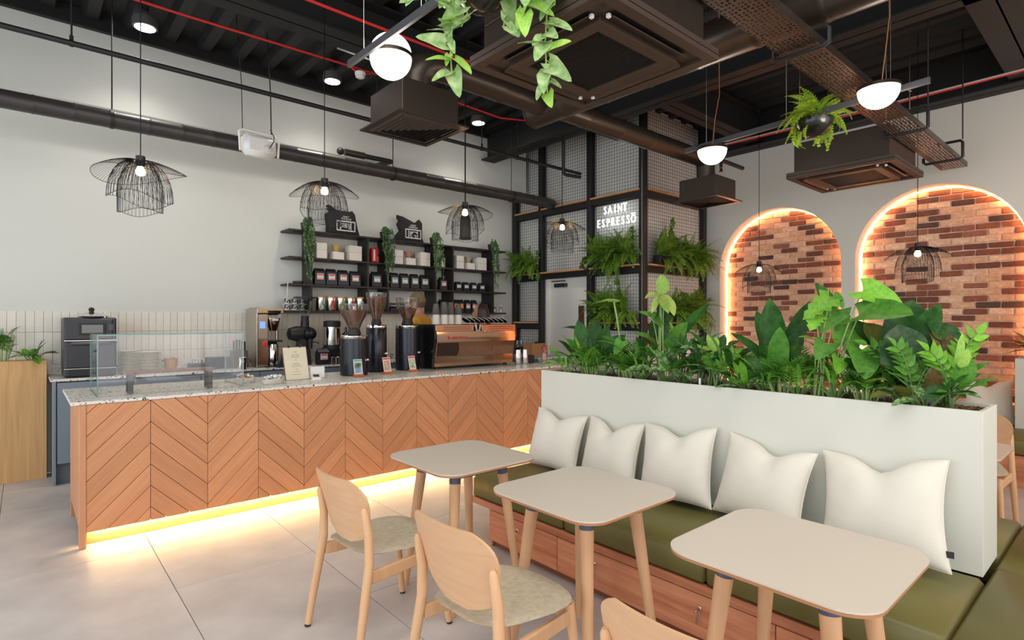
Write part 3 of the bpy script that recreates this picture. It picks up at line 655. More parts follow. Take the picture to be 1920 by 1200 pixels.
# three on-demand grinders
def grinder(x, y, h, r, hop_h, hop_r, fill, label, rz=0):
    t = T('coffee_grinder', label, 'grinder', (x, y, .981), rz, 'on-demand grinders on the bar')
    P(t, 'body', B().lathe([(r * .96, 0), (r, .006), (r, h), (r * .97, h + .004)], n=36), mat('satin_graphite', lin(52, 52, 58), .25, metal=.6), True)
    P(t, 'base_groove', B().lathe([(r * 1.004, h * .33), (r * 1.004, h * .345)], n=36, cap0=False, cap1=False), black_m, True)
    P(t, 'collar', B().lathe([(r * .98, h), (r * 1.0, h + .004), (r * 1.0, h + .03), (r * .96, h + .036), (r * .3, h + .036)], n=36, cap1=True), chrome_m, True)
    P(t, 'hopper_seat', B().lathe([(r * .44, 0), (r * .5, .004), (r * .5, .02), (r * .42, .045), (r * .42, .06)], (0, 0, h + .036), 26), black_m, True)
    z0 = h + .09; pr = [(.40 * r, 0), (.60 * r, hop_h * .25), (hop_r * .86, hop_h * .6), (hop_r, hop_h)]
    P(t, 'hopper', B().lathe(pr + [(hop_r - .003, hop_h)] + [(a - .003, b_ + .001) for a, b_ in pr[::-1]], (0, 0, z0), 32, cap0=False, cap1=False), glassg_m, True)
    def rr_(f):
        for (a, za), (b_, zb) in zip(pr, pr[1:]):
            if za <= f * hop_h <= zb: return a + (b_ - a) * (f * hop_h - za) / (zb - za)
        return pr[-1][0]
    bp = [(0, .004)] + [(rr_(f * fill / 6) - .005, f * fill / 6 * hop_h + .004) for f in range(7)] + [(rr_(fill) * .6, fill * hop_h + .018), (0, fill * hop_h + .02)]
    P(t, 'beans', B().lathe(bp, (0, 0, z0), 32, cap0=False, cap1=False), bean_m, True)
    P(t, 'hopper_lid', B().lathe([(hop_r + .002, 0), (hop_r + .002, .006), (hop_r * .9, .01)], (0, 0, z0 + hop_h - .002), 32), glassg_m, True)
    P(t, 'dial', B().lathe([(.012, 0), (.012, .01), (.008, .012)], n=14, M=Matrix.Translation((r * .75, -r * .66, h * .42)) @ Matrix.Rotation(PI / 2, 4, 'X')), chrome_m, True)
    P(t, 'switch', B().box((r * .5, -r * .87, h * .42), (.014, .006, .02), .002), steel_m)
    P(t, 'fork', B().box((-.02, r + .02, h * .4), (.05, .06, .02), .004), chrome_m)
    return t
grinder(2.476, 5.226, .36, .134, .25, .145, .72, 'low wide black grinder with beans nearest the menu board')
grinder(2.815, 5.41, .46, .107, .28, .112, .82, 'tall narrow black grinder between the two wider grinders')
grinder(3.185, 5.40, .455, .131, .24, .132, .5, 'tall wide black grinder with half-full hopper beside the espresso machine')
def stand_card(x, y, rz, band, pic, label):
    t = T('price_card', label, 'card', (x, y, .981), rz, 'bean cards on the bar')
    P(t, 'block', B().box((0, 0, .012), (.095, .045, .024), .002), wood('orange_block', lin(206, 110, 60), lin(184, 90, 46), (3, 20, 20), .5))
    R2 = Matrix.Translation((0, 0, .02)) @ Matrix.Rotation(rad(-14), 4, 'X')
    c_ = P(t, 'card', B().box((0, 0, .075), (.085, .002, .15), M=R2), card_m)
    P(c_, 'card_band', B().box((0, -.0015, .135), (.075, .002, .018), M=R2), band)
    P(c_, 'picture', B().box((0, -.0015, .065), (.068, .002, .1), M=R2), pic)
def picmat(name, stops, sc):
    m = mat(name, (.5, .5, .5), .7); nt = m.node_tree; L = nt.links; b = nt.nodes['Principled BSDF']; tc = nd(nt, 'ShaderNodeTexCoord'); n = nd(nt, 'ShaderNodeTexNoise'); n.inputs['Scale'].default_value = sc
    cr = nd(nt, 'ShaderNodeValToRGB'); L.new(tc.outputs['Object'], n.inputs['Vector']); L.new(n.outputs['Fac'], cr.inputs[0]); cr.color_ramp.elements[0].position = .35; cr.color_ramp.elements[1].position = .65
    cr.color_ramp.elements[0].color = (*stops[0], 1); cr.color_ramp.elements[1].color = (*stops[-1], 1)
    for i, c in enumerate(stops[1:-1]): e = cr.color_ramp.elements.new(.35 + .3 * (i + 1) / (len(stops) - 1)); e.color = (*c, 1)
    L.new(cr.outputs[0], b.inputs['Base Color']); return m
p1 = picmat('landscape_print', [lin(70, 90, 60), lin(120, 150, 110), lin(130, 170, 220), lin(220, 232, 240)], 14)
p2 = picmat('fruit_print', [lin(120, 140, 60), lin(220, 210, 170), lin(190, 90, 90), lin(240, 236, 226)], 30)
p3 = picmat('flower_print', [lin(40, 60, 50), lin(236, 232, 220), lin(170, 180, 70), lin(200, 210, 220)], 26)
stand_card(2.43, 5.03, -.1, tealp_m, p1, 'teal-headed landscape card in front of the low wide grinder')
stand_card(2.78, 5.10, .05, redp_m, p2, 'red-headed card in front of the tall narrow grinder')
stand_card(3.10, 5.14, .1, redp_m, p3, 'red-headed card with white flower in front of the tall wide grinder')
# espresso machine: customer side faces -Y
em = T('espresso_machine', 'large polished copper espresso machine with black ends on the bar', 'espresso machine', (3.965, 5.42, .981))
em_black = mat('black_enamel', lin(22, 22, 24), .2)
def side(x0, x1, nm, m):
    P(em, nm, B().prism([(-.235, .03), (-.235, .12), (-.28, .34), (-.28, .42), (-.26, .49), (.25, .49), (.25, .03)], 0, x1 - x0, M=Matrix(((0, 0, 1, x0), (1, 0, 0, 0), (0, 1, 0, 0), (0, 0, 0, 1)))), m)
side(-.60, -.57, 'end_panel', em_black); side(.57, .60, 'end_panel', em_black)
def slab_(nm, pts, m, x0=-.57, x1=.57): # pts: profile (y,z) front face
    b = B(); b.grid([[(x0, y, z) for y, z in pts], [(x1, y, z) for y, z in pts]]); b.grid([[(x0, y + .012, z) for y, z in pts][::-1], [(x1, y + .012, z) for y, z in pts][::-1]])
    return P(em, nm, b, m, True, angle=20)
slab_('upper_panel', [(-.285, .30), (-.287, .36), (-.28, .42)], copper_m)
slab_('centre_panel', [(-.242, .135), (-.277, .298)], copper_m)
slab_('lower_panel', [(-.236, .03), (-.238, .133)], copper_m)
P(em, 'body', B().box((0, .02, .25), (1.1, .44, .44)), em_black)
P(em, 'dark_inset', B().add([(-.55, -.2445, .145), (-.27, -.2445, .145), (-.255, -.262, .21), (-.275, -.2795, .29), (-.55, -.2795, .29)], [(0, 1, 2, 3, 4)]), mat('dark_brown_gloss', lin(50, 32, 26), .15))
for x0, x1 in ((-.58, -.06), (.06, .58)):
    P(em, 'cup_rail', B().box(((x0 + x1) / 2, -.272, .458), (x1 - x0, .014, .074), .003), mat('satin_copper', lin(184, 140, 114), .26, metal=1))
    for z in (.445, .468): P(em, 'rail_slot', B().box(((x0 + x1) / 2 + .03, -.2795, z), ((x1 - x0) * .72, .002, .006)), em_black)
P(em, 'rail_bracket', B().prism([(-.05, .495), (-.02, .495), (-.008, .43), (.008, .43), (.02, .495), (.05, .495), (.03, .42), (-.03, .42)], -.006, .006, M=Matrix(((1, 0, 0, 0), (0, 0, -1, -.275), (0, 1, 0, 0), (0, 0, 0, 1)))), chrome_m)
P(em, 'top_tray', B().box((0, 0, .492), (1.16, .5, .012), .003), em_black)
lt = text('la marzocco', .056, red_m, em, 'lettering', Matrix(((1, 0, 0, -.29), (0, 0, -1, -.289), (0, 1, 0, .352), (0, 0, 0, 1))), .002)
for dx in (-.5, .5):
    for dy in (-.17, .18): P(em, 'foot', B().cyl((dx, dy, 0), (dx, dy, .035), .025, n=14), em_black)
P(em, 'steam_wand', B().tube([(-.50, .26, .4), (-.5, .31, .38), (-.52, .33, .2), (-.52, .35, .09)], .007, 8), chrome_m, True)
for x in (-.25, .05, .35): P(em, 'group_head', B().lathe([(.03, 0), (.04, .02), (.04, .1), (.03, .12)], (x, .27, .27), 16), chrome_m, True)
# takeaway cup stacks and saucers on the machine
dk = mat('grey_paper_cup', lin(96, 92, 88), .5); wc = mat('white_paper_cup', lin(232, 228, 218), .6)
cupm = B().lathe([(.0, .0), (.029, 0), (.042, .098), (.044, .1), (.041, .1), (.028, .003), (0, .003)], n=18, cap0=False, cap1=False)
cw_me = cupm.mesh('paper_cup', wc, True); cd_me = cupm.mesh('paper_cup_grey', dk, True)
stacks = [(-.60 + .12, -.13, 4, 2, 'leftmost'), (-.375, -.14, 4, 3, 'second'), (-.265, -.10, 4, 3, 'third'), (-.165, -.12, 4, 2, 'fourth')]
for sx, sy, nw, ng, nm in stacks:
    for k in range(nw + ng):
        o = link('paper_cup', cw_me if k < nw else cd_me, None, (3.965 + sx, 5.42 + sy, 1.480 + .1 + (.026 * k if k < nw else .026 * nw + .005 + .021 * (k - nw))), (PI, 0, 0))
        w_ = ['lowest', 'second', 'third', 'fourth', 'fifth', 'sixth', 'seventh', 'eighth'][k if k < nw else k - nw]
        tag(o, f'{"white" if k < nw else "grey"} paper cup, {w_} {"white" if k < nw else "grey"} one in the {nm} stack on the espresso machine', 'cup', 'paper cup stacks on the espresso machine')
sau = B().lathe([(0, 0), (.035, 0), (.064, .012), (.063, .015), (.034, .004), (0, .004)], n=24, cap0=False, cap1=False)
s_w = sau.mesh('saucer', mat('white_glaze', lin(240, 238, 232), .2), True); s_b = sau.mesh('saucer_black', mat('black_glaze', lin(20, 20, 22), .2), True)
for i in range(9):
    x = -.07 + i * .072; tl = rad(-58)
    for k in range(3):
        o = link('saucer', s_w if k == 2 else s_b, None, (3.965 + x + k * .009, 5.30, 1.480 + .031 + k * .006), (.12, -tl * .5, 0)); o.scale = (.82,) * 3
        tag(o, f'{"white" if k == 2 else "black"} saucer, {["left", "middle", "right"][k]} of the {ords[i].replace("topmost", "first")} leaning trio along the espresso machine top', 'saucer', f'{"white" if k == 2 else "black"} saucers leaning on the espresso machine')
# small things at the far end of the bar
def vessel(nm, cat, x, y, z, prof, m, label, group=None, n=18):
    o = P(None, nm, B().lathe(prof, n=n, cap0=False, cap1=False), m, True, (x, y, z)); tag(o, label, cat, group); return o
jp = [(0, .002), (.04, 0), (.043, .01), (.036, .12), (.034, .18), (.032, .18), (.034, .12), (.04, .012), (0, .006)]
vessel('steaming_jug', 'jug', 4.60, 5.16, .981, jp, chrome_m, 'steel steaming jug beside the espresso machine, the nearer to the machine', 'steel jugs by the espresso machine')
vessel('steaming_jug', 'jug', 4.70, 5.14, .981, jp, chrome_m, 'steel steaming jug beside the espresso machine, the nearer to the red-topped bottle', 'steel jugs by the espresso machine')
wb = T('water_bottle', 'clear water bottle with red cap at the far end of the bar', 'bottle', (4.90, 5.0, .981))
P(wb, 'bottle', B().lathe([(.034, 0), (.036, .01), (.036, .17), (.03, .18)], n=20), glassg_m, True); P(wb, 'cap', B().lathe([(.037, .18), (.037, .21), (.02, .215)], n=20), red_m, True); P(wb, 'infuser', B().lathe([(.02, .02), (.022, .14)], n=14), mat('pink_print', lin(214, 96, 96), .5), True)
P(wb, 'cap_loop', B().tube([(0, -.03, .21), (0, -.015, .235), (0, .015, .235), (0, .03, .21)], .004, 6), black_m, True)
gl = [(0, .003), (.03, 0), (.036, .1), (.0345, .1), (.029, .006), (0, .006)]
k = 0
for i in range(5):
    for j in range(2):
        vessel('tumbler', 'glass', 5.90 + i * .08, 6.8 + j * .09, .981 + .11, gl, glassg_m, f'clear tumbler on the black rack, {ords[i].replace("topmost", "first")} in the {["front", "back"][j]} row from the left', 'tumblers on the rack', 14)
rk = T('glass_rack', 'black rack with glasses at the far end of the back bar', 'rack', (5.91, 6.84, .981)); P(rk, 'rack', B().box((.15, 0, .1), (.44, .2, .012)), darkp_m)
for x in (-.05, .35):
    for y in (-.08, .08): P(rk, 'leg', B().box((x, y, .047), (.02, .02, .094)), darkp_m)
kx = T('kraft_box', 'open brown cardboard box on a grey stand at the end of the back bar', 'box', (5.72, 6.35, .55)); 
kx.location = (6.12, 6.46, .981); P(kx, 'box', B().box((0, 0, .09), (.3, .2, .18), .003), kraft_m); P(kx, 'bag_clip', B().box((.06, .02, .19), (.08, .03, .03), .006), black_m)
rc = T('return_cabinet', 'short blue-grey return cabinet with terrazzo top at the end of the bar aisle', 'cabinet', (5.96, 6.24, 0))
P(rc, 'carcass', B().box((0, 0, .48), (.64, .72, .955)), grey_m); P(rc, 'worktop', B().box((0, 0, .969), (.66, .74, .022), .002), terr_m)
bt = P(None, 'black_card_box', B().box((0, 0, .05), (.12, .1, .1), .004), black_m, loc=(4.86, 5.25, .981)); tag(bt, 'black box at the far end of the bar near the trough plants', 'box')
# ================================================================ WALL SHELVES ABOVE THE BACK BAR
sh_m = wood('black_brown_board', lin(50, 42, 39), lin(38, 32, 31), (3, 20, 20), .5, .03)
su = T('wall_shelf', 'long dark brown wall shelving unit with four boards and six uprights', 'shelf', (0, 0, 0))
ST = [1.648, 1.98, 2.315, 2.652]
for z in ST: P(su, 'board', B().box((4.19, 7.095, z - .011), (3.5, .30, .022), .001), sh_m)
for x in (2.722, 3.492, 3.795, 4.575, 4.885, 5.67):
    for a, b_ in zip(ST, ST[1:]): P(su, 'upright', B().box((x, 7.095, (a + b_ - .022) / 2), (.022, .298, b_ - a - .0222)), sh_m)
for z in ST[1:]:
    for x in (2.6, 3.1, 4.2, 5.28): P(su, 'light_bar', B().box((x, 7.02, z - .027), (.16, .03, .01)), black_m)
def wbox(x, z, w, h, d=.14, seam=True, lab='', rz=0):
    t = T('gift_box', lab, 'box', (x, 7.03, z), rz, 'white boxes on the shelf')
    if seam:
        P(t, 'lower_box', B().box((0, 0, h * .27), (w, d, h * .53), .003), card_m); P(t, 'upper_box', B().box((0, 0, h * .77), (w, d, h * .455), .003), card_m)
    else: P(t, 'box', B().box((0, 0, h / 2), (w, d, h), .003), card_m)
    return t
def cone(x, z, m, lab):
    t = T('coffee_dripper', lab, 'dripper', (x, 7.03, z))
    P(t, 'cone', B().lathe([(.02, .02), (.03, .02), (.062, .095), (.058, .095), (.026, .024)], n=20, cap0=False, cap1=False), m, True); P(t, 'foot_ring', B().lathe([(.045, 0), (.045, .01), (.022, .02)], n=20), m, True)
    return t
for i, (xs, cc, cn, nm) in enumerate((((2.862, 3.086, 3.32), mat('tan_ceramic', lin(206, 178, 110), .4), 'tan', 'left wide bay'), ((3.969, 4.167, 4.399), mat('rose_ceramic', lin(206, 140, 124), .4), 'rose pink', 'middle wide bay'), ((5.03, 5.233, 5.454), mat('clay_ceramic', lin(190, 170, 150), .4), 'pale clay', 'right wide bay'))):
    wbox(xs[0], ST[2], .135, .2, lab=f'tall pair of stacked white boxes at the left of the {nm}')
    wbox(xs[1], ST[2], .15, .1, seam=False, lab=f'low white box under the {cn} dripper on the shelf')
    cone(xs[1] - .01, ST[2] + .1, cc, f'{cn} coffee dripper on a low white box on the shelf')
    wbox(xs[2], ST[2], .175, .2, lab=f'wide pair of stacked white boxes at the right of the {nm}', rz=.08)
rt = T('red_tin', 'tall red canister with black handle in the narrow shelf bay', 'tin', (3.62, 7.02, ST[2])); P(rt, 'body', B().box((0, 0, .1), (.105, .1, .2), .012), red_m); P(rt, 'print', B().box((-.025, -.0515, .1), (.022, .002, .15)), whitep_m); P(rt, 'handle', B().tube([(.03, -.05, .175), (.03, -.075, .16), (.03, -.07, .11), (.025, -.05, .09)], .009, 8), black_m, True)
gw = T('green_box', 'small green and white box in the narrow shelf bay beside trailing leaves', 'box', (4.72, 7.0, ST[2])); P(gw, 'box', B().box((0, 0, .075), (.07, .07, .15), .002), mat('lime_card', lin(140, 160, 90), .7)); P(gw, 'panel', B().box((-.015, -.036, .07), (.03, .002, .12)), whitep_m)
bags = [(2.845, 'r', .135, .21, 'nearest the trailing plant'), (2.998, 'r', .14, .21, 'second from the left'), (3.158, 'r', .14, .205, 'third from the left'), (3.325, 'r', .14, .2, 'at the right of its bay'), (3.64, 't', .145, .21, 'alone in the narrow bay'),
        (3.915, 't', .135, .212, 'at the left of the middle bay'), (4.075, 't', .14, .212, 'second in the middle bay'), (4.24, 't', .14, .212, 'third in the middle bay'), (4.41, 't', .14, .21, 'at the right of the middle bay'), (4.735, 'r', .125, .19, 'alone under the trailing leaves')]
for x, l, w, h, wh in bags: coffee_bag(x, 7.02, ST[1], w, .09, h, l, f'black coffee bag with {"red" if l == "r" else "teal"} label on the shelf, {wh}', 'coffee bags')
for i, x in enumerate((5.02, 5.165, 5.315, 5.475)): coffee_bag(x, 7.02, ST[1], .115, .07, .138, 't', f'small black coffee bag with teal label, {["first", "second", "third", "fourth"][i]} from the left in its bay', 'coffee bags')
for x, l, w, h, wh in ((4.735, 'r', .12, .19, 'red label, alone in the narrow bay on the lowest shelf'), (4.965, 'o', .098, .195, 'orange label, left of the orange pair on the lowest shelf'), (5.07, 'o', .098, .195, 'orange label, right of the orange pair on the lowest shelf'), (5.195, 'r', .105, .195, 'red label next to the orange pair on the lowest shelf'), (5.32, 'r', .105, .195, 'red label above the head of the dark-haired person'), (5.53, 'o', .11, .175, 'orange label at the right end of the lowest shelf bay')):
    coffee_bag(x, 7.02, ST[0], w, .07, h, l, f'black coffee bag with {wh}', 'coffee bags')
dc = T('black_speaker_puck', 'small flat black disc on the left end of the third shelf', 'device', (2.58, 7.02, ST[1])); P(dc, 'puck', B().lathe([(.06, 0), (.062, .004), (.062, .03), (.058, .034)], n=24), black_m, True)
cable = B().tube([(2.43, 6.95, 1.99), (2.425, 6.96, 1.8), (2.42, 7.1, 1.66), (2.41, 7.2, 1.4)], .004, 6); tag(P(None, 'white_cable', cable, white_m, True), 'thin white cable hanging down from the third shelf', 'cable')
# patterned cups, tins, saucers, jars on the lowest shelf
pat = picmat('black_white_pattern', [lin(236, 234, 228), lin(236, 234, 228), lin(24, 24, 26), lin(20, 20, 20)], 42)
mug = B().lathe([(0, .003), (.032, 0), (.04, .02), (.042, .06), (.04, .06), (.037, .02), (0, .008)], n=18, cap0=False, cap1=False)
for r_ in range(2):
    for i in range(3):
        t = T('patterned_cup', f'black and white patterned cup, {["left", "middle", "right"][i]} in the {["lower", "upper"][r_]} row on the lowest shelf', 'cup', (2.47 + i * .095, 7.10, ST[0] + .01 + r_ * .075), .4, 'patterned cups')
        P(t, 'cup', mug, pat, True); P(t, 'handle', B().tube([(.04, 0, .05), (.06, 0, .045), (.06, 0, .02), (.04, 0, .015)], .004, 6), pat, True)
    q = P(None, 'cup_board', B().box((2.565, 7.10, ST[0] + .005 + r_ * .075), (.27, .12, .008)), white_m); tag(q, f'thin white board under the {["lower", "upper"][r_]} row of patterned cups', 'board')
for i, (x, art) in enumerate(((2.862, lin(190, 214, 200)), (2.996, lin(226, 98, 70)), (3.13, lin(170, 200, 100)), (3.267, lin(226, 84, 70)), (3.40, lin(200, 214, 206)))):
    t = T('print_tin', f'silver tin with {["mint", "orange", "lime", "scarlet", "pale grey"][i]} print and wooden lid on the lowest shelf', 'tin', (x, 7.01, ST[0]), 0, 'printed tins')
    P(t, 'tin', B().lathe([(.052, 0), (.054, .004), (.054, .165)], n=24), chrome_m, True); P(t, 'lid', B().lathe([(.055, .165), (.055, .185), (.05, .188)], n=24), shelfwood_m, True)
    am = mat(f'tin_art_{i}', art, .5); g = B(); g.grid([[(.0548 * math.sin(a), -.0548 * math.cos(a), z) for z in (.02, .13)] for a in [rad(-12 + 70 * k / 8) for k in range(9)]][::-1]); P(t, 'print', g, am, True)
    P(t, 'figure', B().tube([(.02 + .016 * math.sin(6 * q), -.0553 + abs(.004 * q), .03 + .085 * q) for q in [k / 8 for k in range(9)]], .005, 5), ink_m)
for k in range(4):
    for j, nm in enumerate(('left', 'right')):
        o = link('saucer', s_w if k % 2 else s_b, None, (3.90 + j * .13, 7.0, ST[0] + .05 + k * .022)); tag(o, f'{"white" if k % 2 else "black"} saucer in the {nm} pile on the lowest shelf, {["lowest", "second", "third", "topmost"][k]}', 'saucer', 'saucers on the lowest shelf')
bp_ = P(None, 'saucer_box', B().box((3.965, 7.02, ST[0] + .024), (.27, .15, .046), .003), black_m); tag(bp_, 'flat black box under the saucer piles on the lowest shelf', 'box')
for i in range(3):
    t = T('glass_jar', f'small clear lidded glass jar, {["left", "middle", "right"][i]} of three at the shelf end', 'jar', (5.72 + i * .07, 6.99 + (i % 2) * .07, ST[0]), 0, 'glass jars on the lowest shelf')
    P(t, 'jar', B().lathe([(.028, 0), (.031, .006), (.031, .09), (.024, .1), (.022, .1), (.029, .09), (.029, .008), (0, .006)], n=18, cap0=False, cap1=False), glassg_m, True); P(t, 'lid', B().lathe([(.026, .1), (.026, .115), (.01, .122)], n=18), mat('pale_glass_lid', lin(206, 208, 200), .2), True)
# canvas tote bags propped on the top board
tote_m = mat('black_canvas', lin(42, 40, 42), .85, bump=(120, .3))
def tote(x, y, poly, label, rz=0):
    t = T('tote_bag', label, 'bag', (x, y, ST[3]), rz, 'black tote bags')
    n = len(poly); b = B()
    cx = sum(p[0] for p in poly) / n; cz = sum(p[1] for p in poly) / n; rings = []
    for s, yy in ((1, .02), (1.0, -.01), (.93, -.045), (.6, -.062), (.0, -.066)): rings.append([(cx + (px_ - cx) * s, yy, cz + (pz - cz) * s) for px_, pz in poly + poly[:1]])
    b.grid(rings); b.add([(px_, .02, pz) for px_, pz in poly], [tuple(range(n))])
    P(t, 'bag', b, tote_m, True, angle=50)
    z0 = .04; x0 = .02
    P(t, 'strap', B().box((x0 - .17, -.02, .29), (.12, .015, .025), .004, M=Matrix.Translation((x0 - .17, 0, .29)) @ Matrix.Rotation(.5, 4, 'Y') @ Matrix.Translation((.17 - x0, 0, -.29))), tote_m)
    def TX(s_, w, z): text(w, s_, whitep_m, t, 'print', Matrix(((1, 0, 0, x0 + .02), (0, 0, -1, -.067), (0, 1, 0, z), (0, 0, 0, 1))), .0015)
    TX(.034, 'SAINT', .235); TX(.034, 'ESPRESSO', .205)
    f = B()
    for cx_, cz_, w, h in ((0, .175, .26, .014), (0, .055, .26, .014), (-.124, .115, .012, .12), (.124, .115, .012, .12), (-.08, .115, .008, .1), (.07, .115, .008, .1), (0, .145, .14, .007)): f.box((x0 + .02 + cx_, -.067, cz_), (w, .004, h))
    r3 = random.Random(int(x * 100))
    for i in range(16):
        a = r3.uniform(-1, 1); f.box((0, 0, 0), (r3.uniform(.02, .05), .004, .006), M=Matrix.Translation((x0 + .02 + r3.uniform(-.06, .06), -.067, r3.uniform(.075, .135))) @ Matrix.Rotation(a, 4, 'Y'))
    P(t, 'shop_drawing', f, whitep_m)
    return t
tote(3.16, 7.06, [(-.20, 0), (.26, 0), (.23, .1), (.19, .29), (.15, .335), (.1, .32), (-.08, .325), (-.18, .38), (-.205, .365), (-.15, .31), (-.22, .25), (-.2, .1)], 'black canvas tote with white shop print, the left of two on the top shelf')
tote(4.18, 7.06, [(-.25, 0), (.25, 0), (.22, .06), (.22, .29), (.17, .345), (.1, .28), (-.12, .36), (-.19, .37), (-.19, .33), (-.16, .3), (-.19, .24), (-.15, .15), (-.22, .07)], 'black canvas tote with white shop print, the right of two on the top shelf')
# ================================================================ PEOPLE BEHIND THE BAR
skin_m = mat('skin', lin(226, 168, 140), .5, sub=.15)
def person(label, loc, rz, h, top, apron, hairf):
    t = T('person', label, 'person', loc, rz); k = h / 1.75
    V = [(0, 0, .98), (0, 0, 1.12), (0, 0, 1.28), (0, 0, 1.42), (.01, 0, 1.50), (.02, 0, 1.56),
         (0, .12, 1.41), (.0, .185, 1.37), (.02, .22, 1.1), (.22, .17, .99), (0, -.12, 1.41), (0, -.185, 1.37), (.02, -.22, 1.1), (.22, -.17, .99),
         (0, .09, .9), (.01, .1, .5), (-.02, .1, .1), (.13, .11, .04), (0, -.09, .9), (.01, -.1, .5), (-.02, -.1, .1), (.13, -.11, .04)]
    E2 = [(0, 1), (1, 2), (2, 3), (3, 4), (4, 5), (3, 6), (6, 7), (7, 8), (8, 9), (3, 10), (10, 11), (11, 12), (12, 13), (0, 14), (14, 15), (15, 16), (16, 17), (0, 18), (18, 19), (19, 20), (20, 21)]
    R = [.135, .125, .14, .12, .06, .055, .075, .06, .044, .034, .075, .06, .044, .034, .095, .062, .045, .038, .095, .062, .045, .038]
    me = bpy.data.meshes.new('body'); me.from_pydata([tuple(c * k for c in v) for v in V], E2, [])
    o = bpy.data.objects.new('body', me); COL.objects.link(o); md = o.modifiers.new('s', 'SKIN'); md.use_smooth_shade = True
    for i, d in enumerate(me.skin_vertices[0].data): d.radius = (R[i] * k, R[i] * k * (1.25 if i < 4 else 1)); d.use_root = i == 0
    o.modifiers.new('d', 'SUBSURF').levels = 2; dg = bpy.context.evaluated_depsgraph_get(); dg.update()
    m2 = bpy.data.meshes.new_from_object(o.evaluated_get(dg)); bpy.data.objects.remove(o)
    m2.materials.clear()
    for x in (skin_m, top, apron): m2.materials.append(x)
    for p in m2.polygons:
        c = p.center; p.material_index = 2 if c.z < 1.0 * k and abs(c.y) < .19 * k and c.x < .17 * k or c.z < .94 * k else (1 if c.z < 1.475 * k and not (c.z < 1.2 * k and abs(c.y) > .17 * k) else 0)
    link('body', m2, t)
    # head: egg with brow, nose, lips, chin and ears
    b = B(); rows = []
    for i in range(19):
        th = PI * i / 18; row = []
        for j in range(25):
            ph = 2 * PI * j / 24; x, y, z = math.sin(th) * math.cos(ph), math.sin(th) * math.sin(ph), math.cos(th)
            jaw = max(0, -z); X_ = .098 * x * (1 - .12 * jaw) + .012 * jaw; Y_ = .078 * y * (1 - .30 * jaw); Z_ = .118 * z
            f = max(0, x) ** 6 * math.exp(-(y / .16) ** 2)
            X_ += f * (.030 * math.exp(-((z + .14) / .13) ** 2) + .008 * math.exp(-((z + .5) / .08) ** 2) + .006 * math.exp(-((z + .62) / .07) ** 2) + .012 * math.exp(-((z + .85) / .1) ** 2))
            X_ -= .008 * max(0, x) ** 3 * math.exp(-((abs(y) - .4) / .16) ** 2 - ((z - .08) / .12) ** 2)
            row.append((X_, Y_, Z_))
        rows.append(row)
    b.grid(rows)
    for s_ in (-1, 1): b.lathe([(.002, -.008), (.02, -.006), (.026, .004), (.014, .006)], n=12, M=Matrix.Translation((-.012, s_ * .078, -.012)) @ Matrix.Rotation(-s_ * PI / 2, 4, 'X') @ Matrix.Diagonal((.8, 1.3, 1, 1)))
    hz = h - .115 * 1.02
    hd = P(t, 'head', b, skin_m, True, loc=(.03 * k, 0, hz), angle=60)
    for s_ in (-1, 1):
        P(hd, 'eye', B().lathe([(0, -.011), (.008, -.008), (.011, 0), (.008, .008), (0, .011)], (.081, s_ * .03, .012), 12, cap0=False, cap1=False), mat('eye', lin(60, 44, 36), .2), True)
    P(hd, 'mouth', B().box((.094, 0, -.062), (.008, .038, .008), .003), mat('lips', lin(190, 104, 96), .5))
    hairf(hd); return t
def cap_hair(hd):
    rows = [[((.106 if math.cos(q) > 0 else .11) * math.sin(th) * math.cos(q), .088 * math.sin(th) * math.sin(q), .126 * math.cos(th) + .004) for q in [2 * PI * j / 24 for j in range(25)]] for th in [PI * .52 * i / 8 for i in range(9)]]
    b = B(); b.grid(rows); P(hd, 'cap', b, mat('khaki_cap', lin(128, 112, 82), .85, bump=(60, .3)), True)
    P(hd, 'cap_peak', B().grid([[(.09 + .07 * s_ * math.cos(q), .075 * math.sin(q) * (1 - .15 * s_), .012 - .02 * s_ * s_ - .01 * abs(math.sin(q))) for q in [rad(-75 + 150 * j / 10) for j in range(11)]] for s_ in (0, .5, 1)]), mat('khaki_cap', (0, 0, 0)), True)
    rows = [[(-.02 + .088 * math.sin(th) * math.cos(q), .08 * math.sin(th) * math.sin(q), .117 * math.cos(th)) for q in [rad(100 + 160 * j / 12) for j in range(13)]] for th in [PI * (.45 + .25 * i / 5) for i in range(6)]]
    b = B(); b.grid(rows); P(hd, 'hair', b, mat('cropped_brown_hair', lin(104, 78, 60), .8), True)
def long_hair(hd):
    rows = []
    for i in range(15):
        u = i / 14; row = []
        for j in range(21):
            q = rad(62 + 236 * j / 20)
            if u < .5: th = PI * .56 * (u / .5); row.append((-.012 + .112 * math.sin(th) * math.cos(q) , .092 * math.sin(th) * math.sin(q), .128 * math.cos(th) + .003))
            else:
                d = (u - .5) / .5; wv = .006 * math.sin(j * 1.7); row.append((-.012 + (.112 + .012 * d) * math.cos(q) * (1 - .1 * d) - .018 * d + wv, (.092 + .006 * d) * math.sin(q), -.02 - .24 * d))
        rows.append(row)
    b = B(); b.grid(rows); b.grid([[(x * .96, y * .96, z - .004) for x, y, z in r[::-1]] for r in rows])
    P(hd, 'hair', b, mat('dark_brown_hair', lin(62, 42, 34), .45, noise=(40, .3)), True, angle=70)
person('person in a khaki cap and mustard top working behind the coffee grinders', (3.70, 5.98, 0), rad(118), 1.87, mat('mustard_cotton', lin(236, 178, 66), .85), mat('dark_apron', lin(48, 46, 48), .8), cap_hair)
person('person with long dark hair bending over the espresso machine', (4.80, 6.12, 0), rad(142), 1.75, mat('grey_cotton', lin(90, 88, 88), .85), mat('dark_apron', (0, 0, 0)), long_hair)
